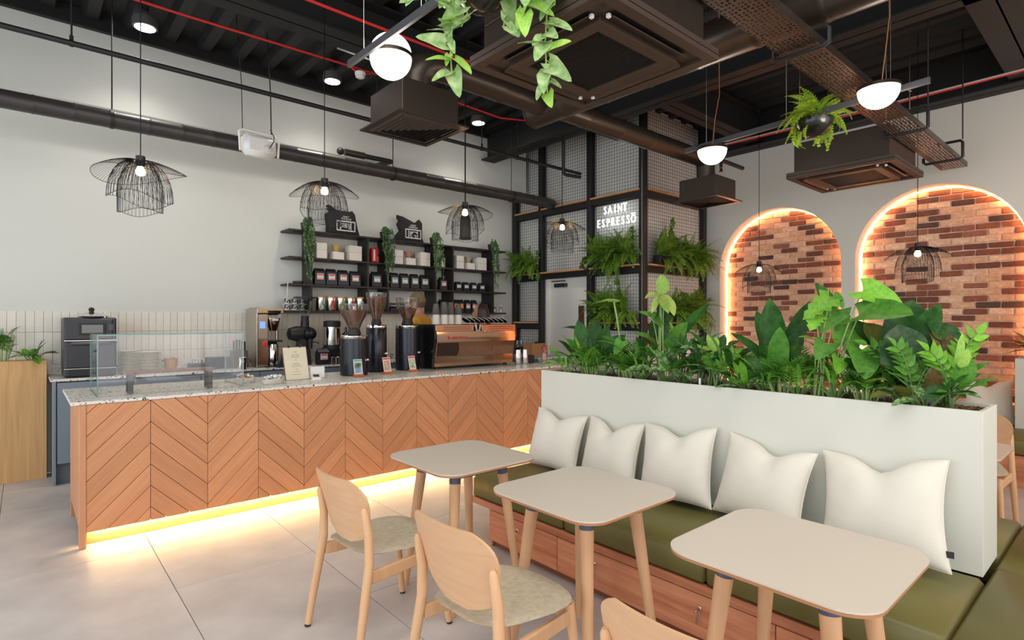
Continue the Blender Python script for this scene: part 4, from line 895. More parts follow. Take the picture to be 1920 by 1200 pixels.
# ================================================================ CEILING SERVICES
def spiral_tube(b, p0, p1, r, n=24, pitch=.16):
    """round duct with raised lock seams"""
    p0, p1 = Vector(p0), Vector(p1); L_ = (p1 - p0).length; k = max(1, int(L_ / pitch)); pts = []; rs = []
    for i in range(k):
        for f, rr in ((0, r), (.9, r), (.94, r + .004), (.98, r)): pts.append(p0 + (p1 - p0) * ((i + f) / k)); rs.append(rr)
    pts.append(p1); rs.append(r); b.tube(pts, rs, n)
    return b
md = T('supply_duct', 'large dark round spiral duct hung across the ceiling', 'duct', (0, 0, 0))
P(md, 'duct', spiral_tube(B(), (3.60, 3.80, 3.46), (3.72, -3.8, 3.46), .135, 28, .42), duct_m, True)
P(md, 'end_cap', B().lathe([(.139, 0), (.139, .02), (.1, .024)], n=28, M=Matrix.Translation((3.60, 3.80, 3.46)) @ Matrix.Rotation(-PI / 2, 4, 'X')), duct_m, True)
P(md, 'branch', spiral_tube(B(), (3.60, 3.62, 3.47), (2.36, 3.62, 3.47), .1, 24, .5), duct_m, True)
P(md, 'elbow', B().tube([(2.42, 3.62, 3.47), (2.34, 3.62, 3.465), (2.27, 3.64, 3.43), (2.24, 3.66, 3.36), (2.24, 3.68, 3.245)], [.1, .105, .115, .12, .12], 24), duct_m, True)
P(md, 'branch', spiral_tube(B(), (3.60, 3.62, 3.49), (6.2, 3.62, 3.5), .1, 24, .5), duct_m, True)
P(md, 'elbow', B().tube([(6.14, 3.62, 3.5), (6.24, 3.61, 3.49), (6.29, 3.6, 3.42), (6.3, 3.6, 3.245)], [.1, .105, .11, .11], 24), duct_m, True)
def diffuser(x, y, z, lab):
    t = T('air_diffuser', lab, 'air diffuser', (x, y, z), 0, 'square ceiling diffusers')
    P(t, 'plenum_box', B().box((0, 0, .14), (.48, .48, .25), .003), duct_m)
    fl = B()
    for s0, s1, z0, z1 in ((.30, .255, 0, .004),):
        for a, b_ in (((-s0, -s0), (s0, -s0)), ((s0, -s0), (s0, s0)), ((s0, s0), (-s0, s0)), ((-s0, s0), (-s0, -s0))):
            k = s1 / s0; fl.add([(a[0], a[1], z0), (b_[0], b_[1], z0), (b_[0] * k, b_[1] * k, z0), (a[0] * k, a[1] * k, z0)], [(0, 1, 2, 3)]); fl.add([(a[0], a[1], z0 + .012), (b_[0], b_[1], z0 + .012), (b_[0] * k, b_[1] * k, z0 + .012), (a[0] * k, a[1] * k, z0 + .012)], [(0, 3, 2, 1)]); fl.add([(a[0], a[1], z0), (a[0], a[1], z0 + .012), (b_[0], b_[1], z0 + .012), (b_[0], b_[1], z0)], [(0, 1, 2, 3)])
    P(t, 'flange', fl, duct_m)
    for i in range(6):
        s0 = .25 - i * .04; s1 = s0 - .019; f = B()
        for a, b_ in (((-1, -1), (1, -1)), ((1, -1), (1, 1)), ((1, 1), (-1, 1)), ((-1, 1), (-1, -1))):
            f.add([(a[0] * s0, a[1] * s0, .004), (b_[0] * s0, b_[1] * s0, .004), (b_[0] * s1, b_[1] * s1, -.008), (a[0] * s1, a[1] * s1, -.008)], [(0, 1, 2, 3), (3, 2, 1, 0)])
        P(t, 'louvre', f, mat('louvre_grey', lin(92, 82, 76), .4))
    P(t, 'throat', B().box((0, 0, .013), (.5, .5, .003)), black_m)
    P(t, 'centre_plate', B().box((0, 0, .003), (.03, .03, .004)), duct_m)
diffuser(2.24, 3.70, 2.975, 'square louvred air diffuser box hanging above the bar at the elbow of the duct')
diffuser(6.33, 3.60, 2.975, 'square air diffuser box hanging beside the mesh screen')
bronze_m = mat('bronze_grille_plastic', lin(62, 48, 39), .5)
def cassette(x, y, z, lab, rz=0):
    t = T('air_conditioner', lab, 'air conditioner', (x, y, z), rz, 'ceiling cassette units')
    P(t, 'chassis', B().box((0, 0, .2), (.84, .84, .3), .006), duct_m)
    P(t, 'fascia', B().box((0, 0, .03), (.95, .95, .04), .003).box((0, .445, .004), (.95, .06, .03), .002).box((0, -.445, .004), (.95, .06, .03), .002).box((.445, 0, .004), (.06, .83, .03), .002).box((-.445, 0, .004), (.06, .83, .03), .002), bronze_m)
    P(t, 'inner_frame', B().box((0, .285, -.002), (.64, .07, .034), .002).box((0, -.285, -.002), (.64, .07, .034), .002).box((.285, 0, -.002), (.07, .5, .034), .002).box((-.285, 0, -.002), (.07, .5, .034), .002), bronze_m)
    g = P(t, 'intake_grille', B().box((0, 0, .008), (.5, .5, .004)), black_m)
    for i in range(34): P(g, 'grille_slat', B().box((-.245 + i * .0148, 0, -.002), (.004, .5, .012)), mat('grille_black', lin(34, 30, 28), .5))
    for sx, sy in ((1, 0), (-1, 0), (0, 1), (0, -1)):
        d = (.045, .6, .004) if sx else (.6, .045, .004); M = Matrix.Translation((sx * .365, sy * .365, -.004)) @ (Matrix.Rotation(sx * .5, 4, 'Y') if sx else Matrix.Rotation(-sy * .5, 4, 'X'))
        v = P(t, 'air_vane', B().box((0, 0, 0), d, .001, M=M), bronze_m)
        P(v, 'pivot_clip', B().box((sx * .36 + sy * .305, sy * .36 + sx * .305, -.006), (.02, .02, .02), .003), white_m)
        P(v, 'air_slot', B().box((sx * .37, sy * .37, .0085), (.06 if sx else .6, .6 if sx else .06, .003)), black_m)
    return t
c1 = cassette(2.325, 2.0, 2.925, 'large bronze ceiling cassette air conditioner over the front tables')
P(c1, 'plenum', B().box((-.28, .1, .5), (.3, .6, .6), .004), duct_m)
P(c1, 'plenum', B().box((.25, -.18, .62), (.4, .34, .8), .004), duct_m)
c2_ = cassette(6.35, 1.99, 2.975, 'bronze ceiling cassette air conditioner in front of the brick arches')
for o, x0, y0, zz in ((c1, 2.325, 2.0, 2.925), (c2_, 6.35, 1.99, 2.975)):
    for dx in (-.38, .38):
        for dy in (-.38, .38): P(o, 'hanger_rod', B().cyl((dx, dy, .3), (dx, dy, 4.5 - zz), .006, n=6), steel_m)
# long insulated pipe along the bulkhead with its hangers
pp = T('wall_duct', 'long dark round duct running along the wall above the bar', 'duct', (0, 0, 0))
P(pp, 'duct', spiral_tube(B(), (XL + .05, 6.2, 3.335), (6.12, 6.2, 3.355), .078, 20, .27), mat('wall_duct_paint', lin(62, 58, 56), .4, metal=.2), True)
P(pp, 'elbow', B().tube([(6.1, 6.2, 3.355), (6.2, 6.2, 3.355), (6.26, 6.22, 3.36), (6.27, 6.3, 3.37)], .078, 20), MATS['wall_duct_paint'], True)
for x in (.6, 3.45, 5.4): P(pp, 'hanger_rod', B().cyl((x, 6.2, 3.41), (x, 6.2, 4.5), .006, n=6), black_m)
for x in (.6, 3.45, 5.4): P(pp, 'clamp', B().lathe([(.081, -.015), (.085, -.015), (.085, .015), (.081, .015)], n=20, cap0=False, cap1=False, M=Matrix.Translation((x, 6.2, 3.345)) @ Matrix.Rotation(PI / 2, 4, 'Y')), black_m, True)
sp = T('sprinkler_pipe', 'thin black sprinkler pipe running along above the bar', 'pipe', (0, 0, 0))
P(sp, 'pipe', B().cyl((XL + .05, 5.56, 3.69), (6.2, 5.56, 3.69), .022, n=12), black_m, True)
for x in (.28, 2.9, 4.35, 4.95):
    P(sp, 'hanger_rod', B().cyl((x, 5.56, 3.71), (x, 5.56, 4.5), .007, n=6), black_m); P(sp, 'pipe_clip', B().lathe([(.028, -.012), (.028, .012)], n=12, M=Matrix.Translation((x, 5.56, 3.69)) @ Matrix.Rotation(PI / 2, 4, 'Y')).cyl((x, 5.56, 3.71), (x, 5.56, 3.75), .014, n=8), black_m, True)
ls = T('l_pipe', 'small black L-shaped pipe dropping in front of the mesh screen', 'pipe', (0, 0, 0))
P(ls, 'pipe', B().tube([(5.75, 5.48, 4.5), (5.75, 5.48, 3.64), (5.77, 5.48, 3.60), (5.81, 5.47, 3.59), (6.05, 5.43, 3.59)], .024, 10), black_m, True)
sk = T('pipe_stub', 'short black valve pipe bracket projecting below the wall duct', 'pipe', (0, 0, 0))
P(sk, 'arm', B().tube([(3.55, 6.88, 3.60), (3.62, 6.55, 3.60)], .03, 12), black_m, True); P(sk, 'cross_pipe', B().tube([(3.62, 6.55, 3.60), (3.0, 6.55, 3.6)], .03, 12), black_m, True); P(sk, 'insulation', B().tube([(3.24, 6.55, 3.6), (2.98, 6.55, 3.6)], .042, 14), duct_m, True); P(sk, 'valve', B().lathe([(.03, 0), (.045, .02), (.045, .05), (.03, .07)], n=12, M=Matrix.Translation((2.96, 6.55, 3.6)) @ Matrix.Rotation(-PI / 2, 4, 'Y')), black_m, True)
# second sprinkler stub with brass head near the arches
s2 = T('fire_sprinkler', 'black pipe stub with brass sprinkler head beside the mesh screen', 'sprinkler', (0, 0, 0))
P(s2, 'pipe', B().tube([(6.8, 3.78, 3.66), (7.4, 3.68, 3.60)], .026, 10).cyl((6.95, 3.755, 3.64), (6.95, 3.755, 3.55), .02, n=10), black_m, True); P(s2, 'brass_head', B().lathe([(.03, 0), (.018, .02), (.02, .05)], (6.95, 3.755, 3.49), 12), mat('brass', lin(190, 140, 80), .25, metal=1), True)
s3 = B().tube([(6.8, 3.78, 3.66), (6.8, 3.78, 4.0)], .02, 8); P(s2, 'drop', s3, black_m, True)
# white speaker on wires
spk = T('white_speaker', 'white rounded loudspeaker hung on black wires over the wall duct', 'speaker', (1.79, 5.95, 3.28), .12)
P(spk, 'shell', B().box((0, 0, 0), (.34, .15, .22), .05), white_m, True); P(spk, 'bracket', B().tube([(-.19, -.02, -.08), (-.2, -.02, .11), (-.16, -.02, .135), (.16, -.02, .135), (.2, -.02, .11), (.19, -.02, -.08)], .012, 8), white_m, True)
P(spk, 'terminal', B().lathe([(.05, 0), (.05, .012), (.02, .02), (.02, .03)], n=18, M=Matrix.Translation((.06, -.075, -.03)) @ Matrix.Rotation(PI / 2, 4, 'X')), mat('pale_grey_plastic', lin(210, 210, 205), .4), True)
P(spk, 'hanging_wire', B().tube([(-.16, 0, .13), (-.17, 0, .6), (-.2, .05, 1.28)], .004, 6), black_m); P(spk, 'hanging_wire', B().tube([(.13, 0, .13), (.12, 0, .6), (.1, .05, 1.28)], .006, 6), black_m)
P(spk, 'cable', B().tube([(.06, -.1, -.03), (.1, -.12, .05), (.13, -.06, .12), (.12, 0, .2)], .005, 6), black_m, True)
# surface downlights
for x, y, lab in ((.866, 6.29, 'round white surface downlight at the left end of the deck above the bar'), (2.70, 6.27, 'round white surface downlight above the white speaker end of the bar'), (4.82, 6.24, 'round white surface downlight above the espresso machine')):
    t = T('ceiling_downlight', lab, 'downlight', (x, y, 4.3), 0, 'downlights over the bar')
    P(t, 'can', B().lathe([(.10, 0), (.105, .004), (.105, .07), (.1, .09), (.05, .1)], n=28), mat('grey_can', lin(90, 88, 86), .5), True); P(t, 'lens', B().lathe([(.085, -.004), (.085, .001)], n=28), down_m)
    P(t, 'stem', B().cyl((0, 0, .15), (0, 0, .24), .03, n=12), black_m)
    l = bpy.data.lights.new('downlight_beam', 'SPOT'); l.energy = 55; l.spot_size = rad(125); l.spot_blend = .8; l.color = (1, .93, .84); l.shadow_soft_size = .08
    lo_ = bpy.data.objects.new('downlight_beam', l); COL.objects.link(lo_); lo_.location = (x, y, 4.28)
# red fire-alarm conduits and detector
redc = mat('red_conduit', lin(216, 44, 40), .5)
def wire(nm, pts, r, m, lab, cat, n=6): return tag(P(None, nm, B().tube(pts, r, n), m, True), lab, cat)
wire('alarm_conduit', [(XL + .1, 5.52, 4.19), (1, 5.52, 4.17), (3.0, 5.50, 4.18), (4.6, 5.5, 4.12), (5.2, 5.45, 4.2)], .011, redc, 'red fire alarm conduit along the deck above the downlights', 'conduit')
wire('alarm_conduit', [(XL + .1, 4.28, 4.02), (1.6, 4.29, 4.0), (3.1, 4.31, 4.0), (4.4, 4.3, 4.05)], .012, redc, 'red fire alarm conduit over the large round lamp', 'conduit')
wire('alarm_conduit', [(7.5, 4.5, 4.02), (7.5, 2.4, 4.0), (7.5, .2, 4.02), (7.5, -1.5, 4.0)], .012, redc, 'red fire alarm conduit along the top of the back wall', 'conduit')
wire('grey_conduit', [(7.35, 4.2, 3.98), (7.35, 2.0, 3.97), (7.35, .0, 3.98)], .009, mat('pale_conduit', lin(190, 186, 180), .5), 'pale grey conduit beside the red one on the back wall', 'conduit')
dt = T('smoke_detector', 'white smoke detector on the red conduit beside the large round lamp', 'smoke detector', (2.66, 5.47, 4.09))
P(dt, 'base', B().lathe([(.05, 0), (.055, .02), (.055, .035)], n=24), white_m, True); P(dt, 'sensor', B().lathe([(.03, -.025), (.045, -.015), (.05, 0)], n=24), white_m, True); P(dt, 'slots', B().lathe([(.0455, -.013), (.0475, -.008)], n=24, cap0=False, cap1=False), ink_m)
P(dt, 'red_drop', B().tube([(0, 0, .03), (0, .02, .08)], .011, 6).tube([(-.03, 0, .03), (-.08, .03, .07)], .009, 6).tube([(.03, 0, .03), (.14, .03, .08)], .009, 6), redc, True)
# perforated cable tray on U hangers
def holes(name):
    m = mat(name, lin(70, 54, 44), .4, metal=.3); nt = m.node_tree; L = nt.links; b = nt.nodes['Principled BSDF']; tc = nd(nt, 'ShaderNodeTexCoord'); v = nd(nt, 'ShaderNodeTexVoronoi', feature='F1'); v.inputs['Scale'].default_value = 36; v.inputs['Randomness'].default_value = .35
    mp = nd(nt, 'ShaderNodeMapping'); mp.inputs['Scale'].default_value = (.8, 1.1, 1); L.new(tc.outputs['Object'], mp.inputs[0]); L.new(mp.outputs[0], v.inputs['Vector'])
    g = nd(nt, 'ShaderNodeMath', operation='GREATER_THAN'); g.inputs[1].default_value = .30; L.new(v.outputs['Distance'], g.inputs[0]); L.new(g.outputs[0], b.inputs['Alpha']); return m
ct = T('cable_tray', 'long perforated steel cable tray hung under the ceiling', 'cable tray', (0, 0, 0))
P(ct, 'tray_floor', B().grid([[(x, 1.325, 3.2), (x, 1.555, 3.2)] for x in (-1.5, 7.74)]), holes('perforated_steel'))
for y in (1.325, 1.555): P(ct, 'tray_side', B().box((3.12, y, 3.225), (9.24, .003, .05)), duct_m)
for x in (.6, 3.62, 5.86, 7.2):
    zt = 3.29 if x == 3.62 else 3.36
    P(ct, 'hanger_bracket', B().tube([(x, 1.60, 3.24), (x, 1.60, 3.20), (x, 1.58, 3.175), (x, 1.3, 3.175), (x, 1.27, 3.19), (x, 1.27, zt - .02), (x, 1.29, zt), (x, 1.48, zt)], .014, 8), black_m, True)
    if x != 3.62: P(ct, 'hanger_rod', B().cyl((x, 1.27, 3.37), (x, 1.27, 4.55), .006, n=6), black_m)
# ================================================================ LAMPS
def wavy(r, z, amp, k, ph, tilt=0): return lambda q: (r * math.cos(q), r * math.sin(q), z + amp * math.sin(k * q + ph) + tilt * math.cos(q))
wire_m = mat('black_wire', lin(26, 27, 34), .45, metal=.4)
def shade(prof, rim, n, cross, skew=.0):
    """wire shade: prof(t) -> (radius scale, height scale), rim(q) -> end point; n wires, crossed both ways if cross"""
    b = B()
    for s in ((1, -1) if cross else (1,)):
        for i in range(n):
            q0 = 2 * PI * i / n; pts = []
            for k in range(7):
                t = k / 6; q = q0 + s * skew * t; x, y, z = rim(q); rr = math.hypot(x, y); fr, fz = prof(t); r0 = .045 + (rr - .045) * fr
                pts.append((r0 * math.cos(q), r0 * math.sin(q), z * fz))
            b.tube(pts, .0011, 3, caps=False)
    b.tube([rim(2 * PI * i / 48) for i in range(48)], .0019, 4, closed=True)
    return b
pend = T('wire_pendant', 'x', 'pendant lamp', (0, 0, 0), 0, 'wire shade pendants')
P(pend, 'socket', B().lathe([(.028, -.04), (.03, -.02), (.03, .035), (.026, .038), (.006, .04)], n=18), black_m, True)
P(pend, 'top_shade', shade(lambda t: (t, t ** 2.0 * .9 + .1 * t), wavy(.285, -.095, .028, 2, .6, .02), 72, False), wire_m)
P(pend, 'middle_shade', shade(lambda t: (math.sin(t * PI / 2) ** .9, 1 - math.cos(t * PI / 2) ** 1.0), wavy(.2, -.27, .022, 3, 1.2, -.02), 42, True, .16), wire_m)
P(pend, 'inner_shade', shade(lambda t: (min(1.04, math.sin(min(1, t * 1.5) * PI / 2) ** .8 * (1.04 - .06 * max(0, t - .6))), t ** 1.15), wavy(.135, -.36, .012, 3, .2, .01), 36, True, .07), wire_m)
P(pend, 'bulb', B().lathe([(.012, .03), (.02, .01), (.03, -.015), (.026, -.04), (.0, -.05)], (0, 0, -.055), 16), bulb_m, True)
PEND = [(.62, 4.7, 2.645, 0, 'wire pendant lamp over the glass case end of the bar'), (1.955, 4.7, 2.71, .7, 'wire pendant lamp in front of the left end of the wall shelves'), (3.455, 4.7, 2.715, 1.5, 'wire pendant lamp in front of the wall shelves above the espresso machine'), (4.91, 4.7, 2.72, 2.4, 'wire pendant lamp in front of the mesh screen and door'),
        (7.0, 3.27, 2.235, 3.0, 'wire pendant lamp in front of the left brick arch'), (6.98, 1.6, 2.285, .2, 'wire pendant lamp in front of the right brick arch')]
for i, (x, y, z, rz, lab) in enumerate(PEND):
    if i == 0: t = pend; t.location = (x, y, z); t['label'] = lab
    else: t = dup(pend, (x, y, z), rz, lab)
    P(t, 'cord', B().cyl((0, 0, .03), (0, 0, 4.5 - z), .0035, n=6), wire_m)
    point('pendant_glow', (x, y, z - .075), 15, (1, .66, .36), .03)
# dark tubular fitting seen through the third pendant
tb = T('black_spotlight', 'black cylinder spotlight behind the wire pendant over the espresso machine', 'spotlight', (3.84, 5.22, 2.47))
P(tb, 'body', B().lathe([(.06, 0), (.062, .006), (.062, .22), (.05, .26), (.03, .28)], n=20), mat('black_tube', lin(34, 32, 30), .4), True); P(tb, 'bezel', B().lathe([(.068, -.01), (.072, 0), (.068, .008)], n=20), MATS['black_tube'], True); P(tb, 'stem', B().cyl((0, 0, .27), (0, 0, 2.0), .008, n=8), black_m)
# linear rails carrying opal globes and planter bowls
rail_m = mat('rail_grey_metal', lin(92, 92, 96), .4, metal=.4)
def rail(x0, y0, x1, y1, lab):
    t = T('lamp_rail', lab, 'lamp rail', ((x0 + x1) / 2, (y0 + y1) / 2, 3.135), math.atan2(y1 - y0, x1 - x0)); L_ = math.hypot(x1 - x0, y1 - y0)
    P(t, 'bar', B().box((0, 0, 0), (L_, .022, .045), .002), rail_m)
    for s in (-.38, .0, .38):
        P(t, 'suspension_wire', B().cyl((s * L_, 0, .02), (s * L_, 0, 1.42), .0025, n=6), steel_m)
    P(t, 'side_arm', B().cyl((-.42 * L_, -.14, .01), (-.42 * L_, .14, .01), .006, n=6).cyl((.42 * L_, -.14, .01), (.42 * L_, .14, .01), .006, n=6), rail_m)
    return t
rail(1.542, 3.33, 1.59, 1.70, 'grey metal lamp rail above the front tables carrying a globe and a pothos bowl')
rail(4.745, 2.93, 4.58, .98, 'grey metal lamp rail above the trough plants carrying two lamps and a fern bowl')
def globe(x, y, z, full, lab):
    t = T('globe_lamp', lab, 'lamp', (x, y, z), 0, 'opal globe lamps')
    n = 14; R = .127
    P(t, 'opal_half', B().lathe([(R * math.sin(PI / 2 * i / n), -R * math.cos(PI / 2 * i / n)) for i in range(n + 1)], n=36, cap0=False, cap1=False), globe_m, True)
    if full: P(t, 'opal_upper_half', B().lathe([(R * math.cos(PI / 2 * i / n), R * math.sin(PI / 2 * i / n) + .02) for i in range(n + 1)], n=36, cap0=False, cap1=False), globe_m, True)
    P(t, 'metal_band', B().lathe([(R * 1.0, 0), (R * 1.05, .0), (R * 1.05, .022), (R * 1.0, .022), (R, 0)], n=36, cap0=False, cap1=False), mat('bronze_band', lin(70, 56, 46), .3, metal=.6), True)
    if not full: P(t, 'lid', B().lathe([(R * 1.03, .02), (R * .8, .029), (.02, .032)], n=36), black_m, True)
    P(t, 'stem', B().cyl((0, 0, .02), (0, 0, .033 if not full else .155), .01, n=8), rail_m)
    if not full: P(t, 'flex', B().tube([(-.04, -.03, .028), (-.05, -.04, .10), (-.06, -.06, .25), (.02, -.06, .5), (.03, -.05, .9), (.03, -.05, 1.4)], .004, 6), mat('copper_flex', lin(170, 110, 70), .4), True)
    point('globe_glow', (x, y, z - .16), 9, (1, .9, .78), .12)
globe(1.705, 3.09, 3.14, True, 'round opal globe lamp with bronze band by the pothos rail')
globe(4.45, 1.245, 3.115, False, 'half-globe opal lamp with black lid over the trough plants, the larger of two')
globe(4.745, 2.65, 3.078, False, 'half-globe opal lamp at the far end of the fern rail')
def bowl(x, y, z, r, lab):
    t = T('planter_bowl', lab, 'bowl', (x, y, z), 0, 'black planter bowls'); n = 10
    P(t, 'bowl', B().lathe([(r * math.sin(PI / 2 * i / n), -r * math.cos(PI / 2 * i / n)) for i in range(n + 1)] + [(r * .97, 0), (r * .9, -.02), (0, -.03)], n=32, cap0=False, cap1=False), mat('gloss_black_bowl', lin(24, 22, 20), .18), True)
    P(t, 'bracket', B().box((0, 0, .06), (.02, .05, .13), .003), rail_m)
bowl(1.58, 2.02, 3.06, .13, 'glossy black planter bowl holding trailing pothos above the front tables')
bowl(4.63, 1.73, 3.08, .135, 'glossy black planter bowl holding the hanging fern')
# ================================================================ BENCHES, PLANTER TROUGHS, CUSHIONS
lock_m = mat('lock_steel', lin(200, 190, 176), .25, metal=1)
def pad(t, x0, x1, y0, y1, z0=.296, z1=.44):
    return P(t, 'seat_pad', B().box(((x0 + x1) / 2, (y0 + y1) / 2, (z0 + z1) / 2), (x1 - x0 - .003, y1 - y0 - .003, z1 - z0), .018), green_m, True, angle=50)
bn = T('banquette', 'olive green leather banquette on an orange-brown timber base round the plant trough', 'bench', (0, 0, 0))
P(bn, 'top_rail', B().box((2.376, 1.315, .2735), (.028, 3.63, .043), .001), bench_m)
P(bn, 'end_rail', B().box((2.70, 3.115, .2735), (.62, .03, .043), .001), bench_m)
P(bn, 'carcass', B().box((3.2, 1.2, .145), (1.6, 3.45, .29)), mat('bench_carcass_brown', lin(120, 66, 42), .8))  # plain dark brown carcass behind the drawer fronts
P(bn, 'end_panel', B().box((2.70, 2.935, .126), (.64, .02, .25), .001), bench_m)
ye = [2.94, 2.305, 1.67, 1.035, .40, -.235, -.5]
for a, b_ in zip(ye, ye[1:]):
    d = P(bn, 'drawer_front', B().box((2.374, (a + b_) / 2, .147), (.02, a - b_ - .004, .2), .001), bench_m)
    if a > 0:
        yk = (a + b_) / 2 + .03; q = B().lathe([(.011, 0), (.011, .004), (.006, .006)], n=12, M=Matrix.Translation((2.364, yk, .185)) @ Matrix.Rotation(-PI / 2, 4, 'Y'))
        q.box((2.352, yk, .185), (.022, .003, .014)); q.tube([(2.342, yk + .009 * math.cos(i), .165 + .014 * math.sin(i)) for i in [2 * PI * k / 10 for k in range(10)]], .0016, 5, closed=True); q.box((2.342, yk + .004, .135), (.002, .008, .036))
        P(d, 'lock_and_key', q, lock_m)
for a, b_ in ((3.13, 2.26), (2.26, 1.36), (1.36, .46)): pad(bn, 2.36, 3.034, b_, a)
pad(bn, 2.36, 3.2, -.55, .458); pad(bn, 3.2, 4.05, -.55, .458); pad(bn, 3.357, 4.05, .46, 1.8); pad(bn, 3.357, 4.05, 1.8, 3.1)
def trough(name, x0, x1, y0, y1, z0, z1, lab, m=cream_m, sm=soil_m):
    t = T(name, lab, 'planter', (0, 0, 0)); w = .018; zc, h = (z0 + z1) / 2, z1 - z0
    P(t, 'side_panel', B().box((x0 + w / 2, (y0 + y1) / 2, zc), (w, y1 - y0, h), .0015), m); P(t, 'side_panel', B().box((x1 - w / 2, (y0 + y1) / 2, zc), (w, y1 - y0, h), .0015), m)
    for y in (y0 + w / 2, y1 - w / 2): P(t, 'end_panel', B().box(((x0 + x1) / 2, y, zc), (x1 - x0 - 2 * w, w, h), .0015), m)
    P(t, 'liner', B().box(((x0 + x1) / 2, (y0 + y1) / 2, z1 - .3), (x1 - x0 - 2 * w - .004, y1 - y0 - 2 * w - .004, .55)), black_m)
    g = B(); nx, ny = 8, max(10, int((y1 - y0) * 40)); r3 = random.Random(3)
    g.grid([[(x0 + w + (x1 - x0 - 2 * w) * i / nx, y0 + w + (y1 - y0 - 2 * w) * j / ny, z1 - .022 + r3.uniform(-.008, .008)) for i in range(nx + 1)] for j in range(ny + 1)])
    for i in range(int(900 * (y1 - y0) / 2.6)):
        x, y = r3.uniform(x0 + .03, x1 - .03), r3.uniform(y0 + .03, y1 - .03); s = r3.uniform(.006, .014)
        g.box((0, 0, 0), (s, s * .7, s * .4), 0, M=Matrix.Translation((x, y, z1 - .016 + r3.uniform(-.004, .006))) @ Euler((r3.uniform(-1, 1), r3.uniform(-1, 1), r3.uniform(0, 6))).to_matrix().to_4x4())
    P(t, 'bark_mulch', g, sm, stuff=True); return t
trough('plant_trough', 3.035, 3.357, .468, 3.13, .4405, 1.137, 'long pale grey plant trough forming the back of the banquette')
bn2 = T('banquette', 'olive green bench with timber base below the brick arches', 'bench', (0, 0, 0))
P(bn2, 'base', B().box((7.4, .35, .145), (1.18, 4.4, .29), .002), bench_m); pad(bn2, 6.8, 7.99, -1.85, .2); pad(bn2, 6.8, 7.99, .2, 1.4); pad(bn2, 6.8, 7.99, 1.4, 2.55)
trough('plant_trough', 7.495, 7.80, -1.8, .908, .4405, 1.141, 'pale grey plant trough standing on the bench below the right brick arch')
def cushion(y, x, w, h, lean, yaw, roll, lab, seed, tagm=False, zb=.4405, rz0=0):
    t = T('cushion', lab, 'cushion', (x, y, zb), rz0, 'ivory cushions on the banquette'); r4 = random.Random(seed); N = 20
    dent = .22 + r4.random() * .12; dx = r4.uniform(-.18, .05); ph = [r4.uniform(0, 6) for _ in range(4)]
    def pt(u, v, s):
        ex = 1 - .10 * (1 - v * v) ** 1.0 * abs(u) ** 3; ey = 1 - .08 * (1 - u * u) * abs(v) ** 3
        X_, Z_ = u * ex, v * ey; fold = math.exp(-((u - dx) / .34) ** 2) * max(0, v) ** 1.6
        Z_ -= dent * fold
        th = (max(0, (1 - abs(u) ** 2.6) * (1 - abs(v) ** 2.6)) ** .55) * .085
        th *= 1 - .55 * math.exp(-((u - dx) / .16) ** 2) * max(0, v) ** 1.2
        th += .004 * math.sin(9 * u + 5 * v + ph[0]) * (1 - u * u) * (1 - v * v) + .006 * math.sin(14 * (u - v) + ph[1]) * max(0, u - .3) * (1 - abs(u)) * 4
        return Vector((s * th - .02 * 0, X_ * w / 2, (Z_ + 1) * h / 2))
    rows = []
    M = Matrix.Rotation(yaw, 4, 'Z') @ Matrix.Rotation(lean, 4, 'Y') @ Matrix.Rotation(roll, 4, 'X')
    b = B(); U = [math.sin(PI / 2 * (2 * i / N - 1)) for i in range(N + 1)]
    F_ = [[pt(u, v, -1) for u in U] for v in U]; K_ = [[pt(u, v, 1) for u in U[::-1]] for v in U]
    zmin = min((M @ p).z for r in F_ + K_ for p in r); M = Matrix.Translation((0, 0, .001 - zmin)) @ M
    b.grid(F_, M=M); b.grid(K_, M=M); P(t, 'cover', b, linen_m, True, angle=80)
    ed = [pt(u, -1, 0) for u in U] + [pt(1, v, 0) for v in U[1:]] + [pt(u, 1, 0) for u in U[::-1][1:]] + [pt(-1, v, 0) for v in U[::-1][1:-1]]
    P(t, 'piped_seam', B().tube([M @ p for p in ed], .0028, 5, closed=True), linen_m, True)
    if tagm:
        q = B().box((-.005, -w / 2 * .93 - .012, h * .16), (.004, .034, .026), .001, M=M @ Matrix.Rotation(.0, 4, 'Z')); P(t, 'black_tag', q, black_m)
    return t
LN = rad(17)
cushion(2.865, 2.862, .48, .42, LN, .04, .03, 'ivory cushion at the far end of the banquette next to the bar', 1)
cushion(2.355, 2.862, .47, .43, LN, -.05, -.02, 'ivory cushion second from the bar end of the banquette', 2)
cushion(1.842, 2.855, .47, .45, LN, .05, -.07, 'ivory cushion in the middle of the five on the banquette', 3)
cushion(1.37, 2.862, .49, .44, LN, -.1, .06, 'ivory cushion fourth from the bar end, behind the nearest table', 4)
cushion(.79, 2.845, .51, .46, LN + .04, -.06, -.1, 'ivory cushion with a small black tag nearest the open end of the banquette', 5, True)
cushion(1.13, 7.62, .46, .46, rad(14), .5, .05, 'ivory cushion on the bench below the right brick arch beside the far trough', 6, True)
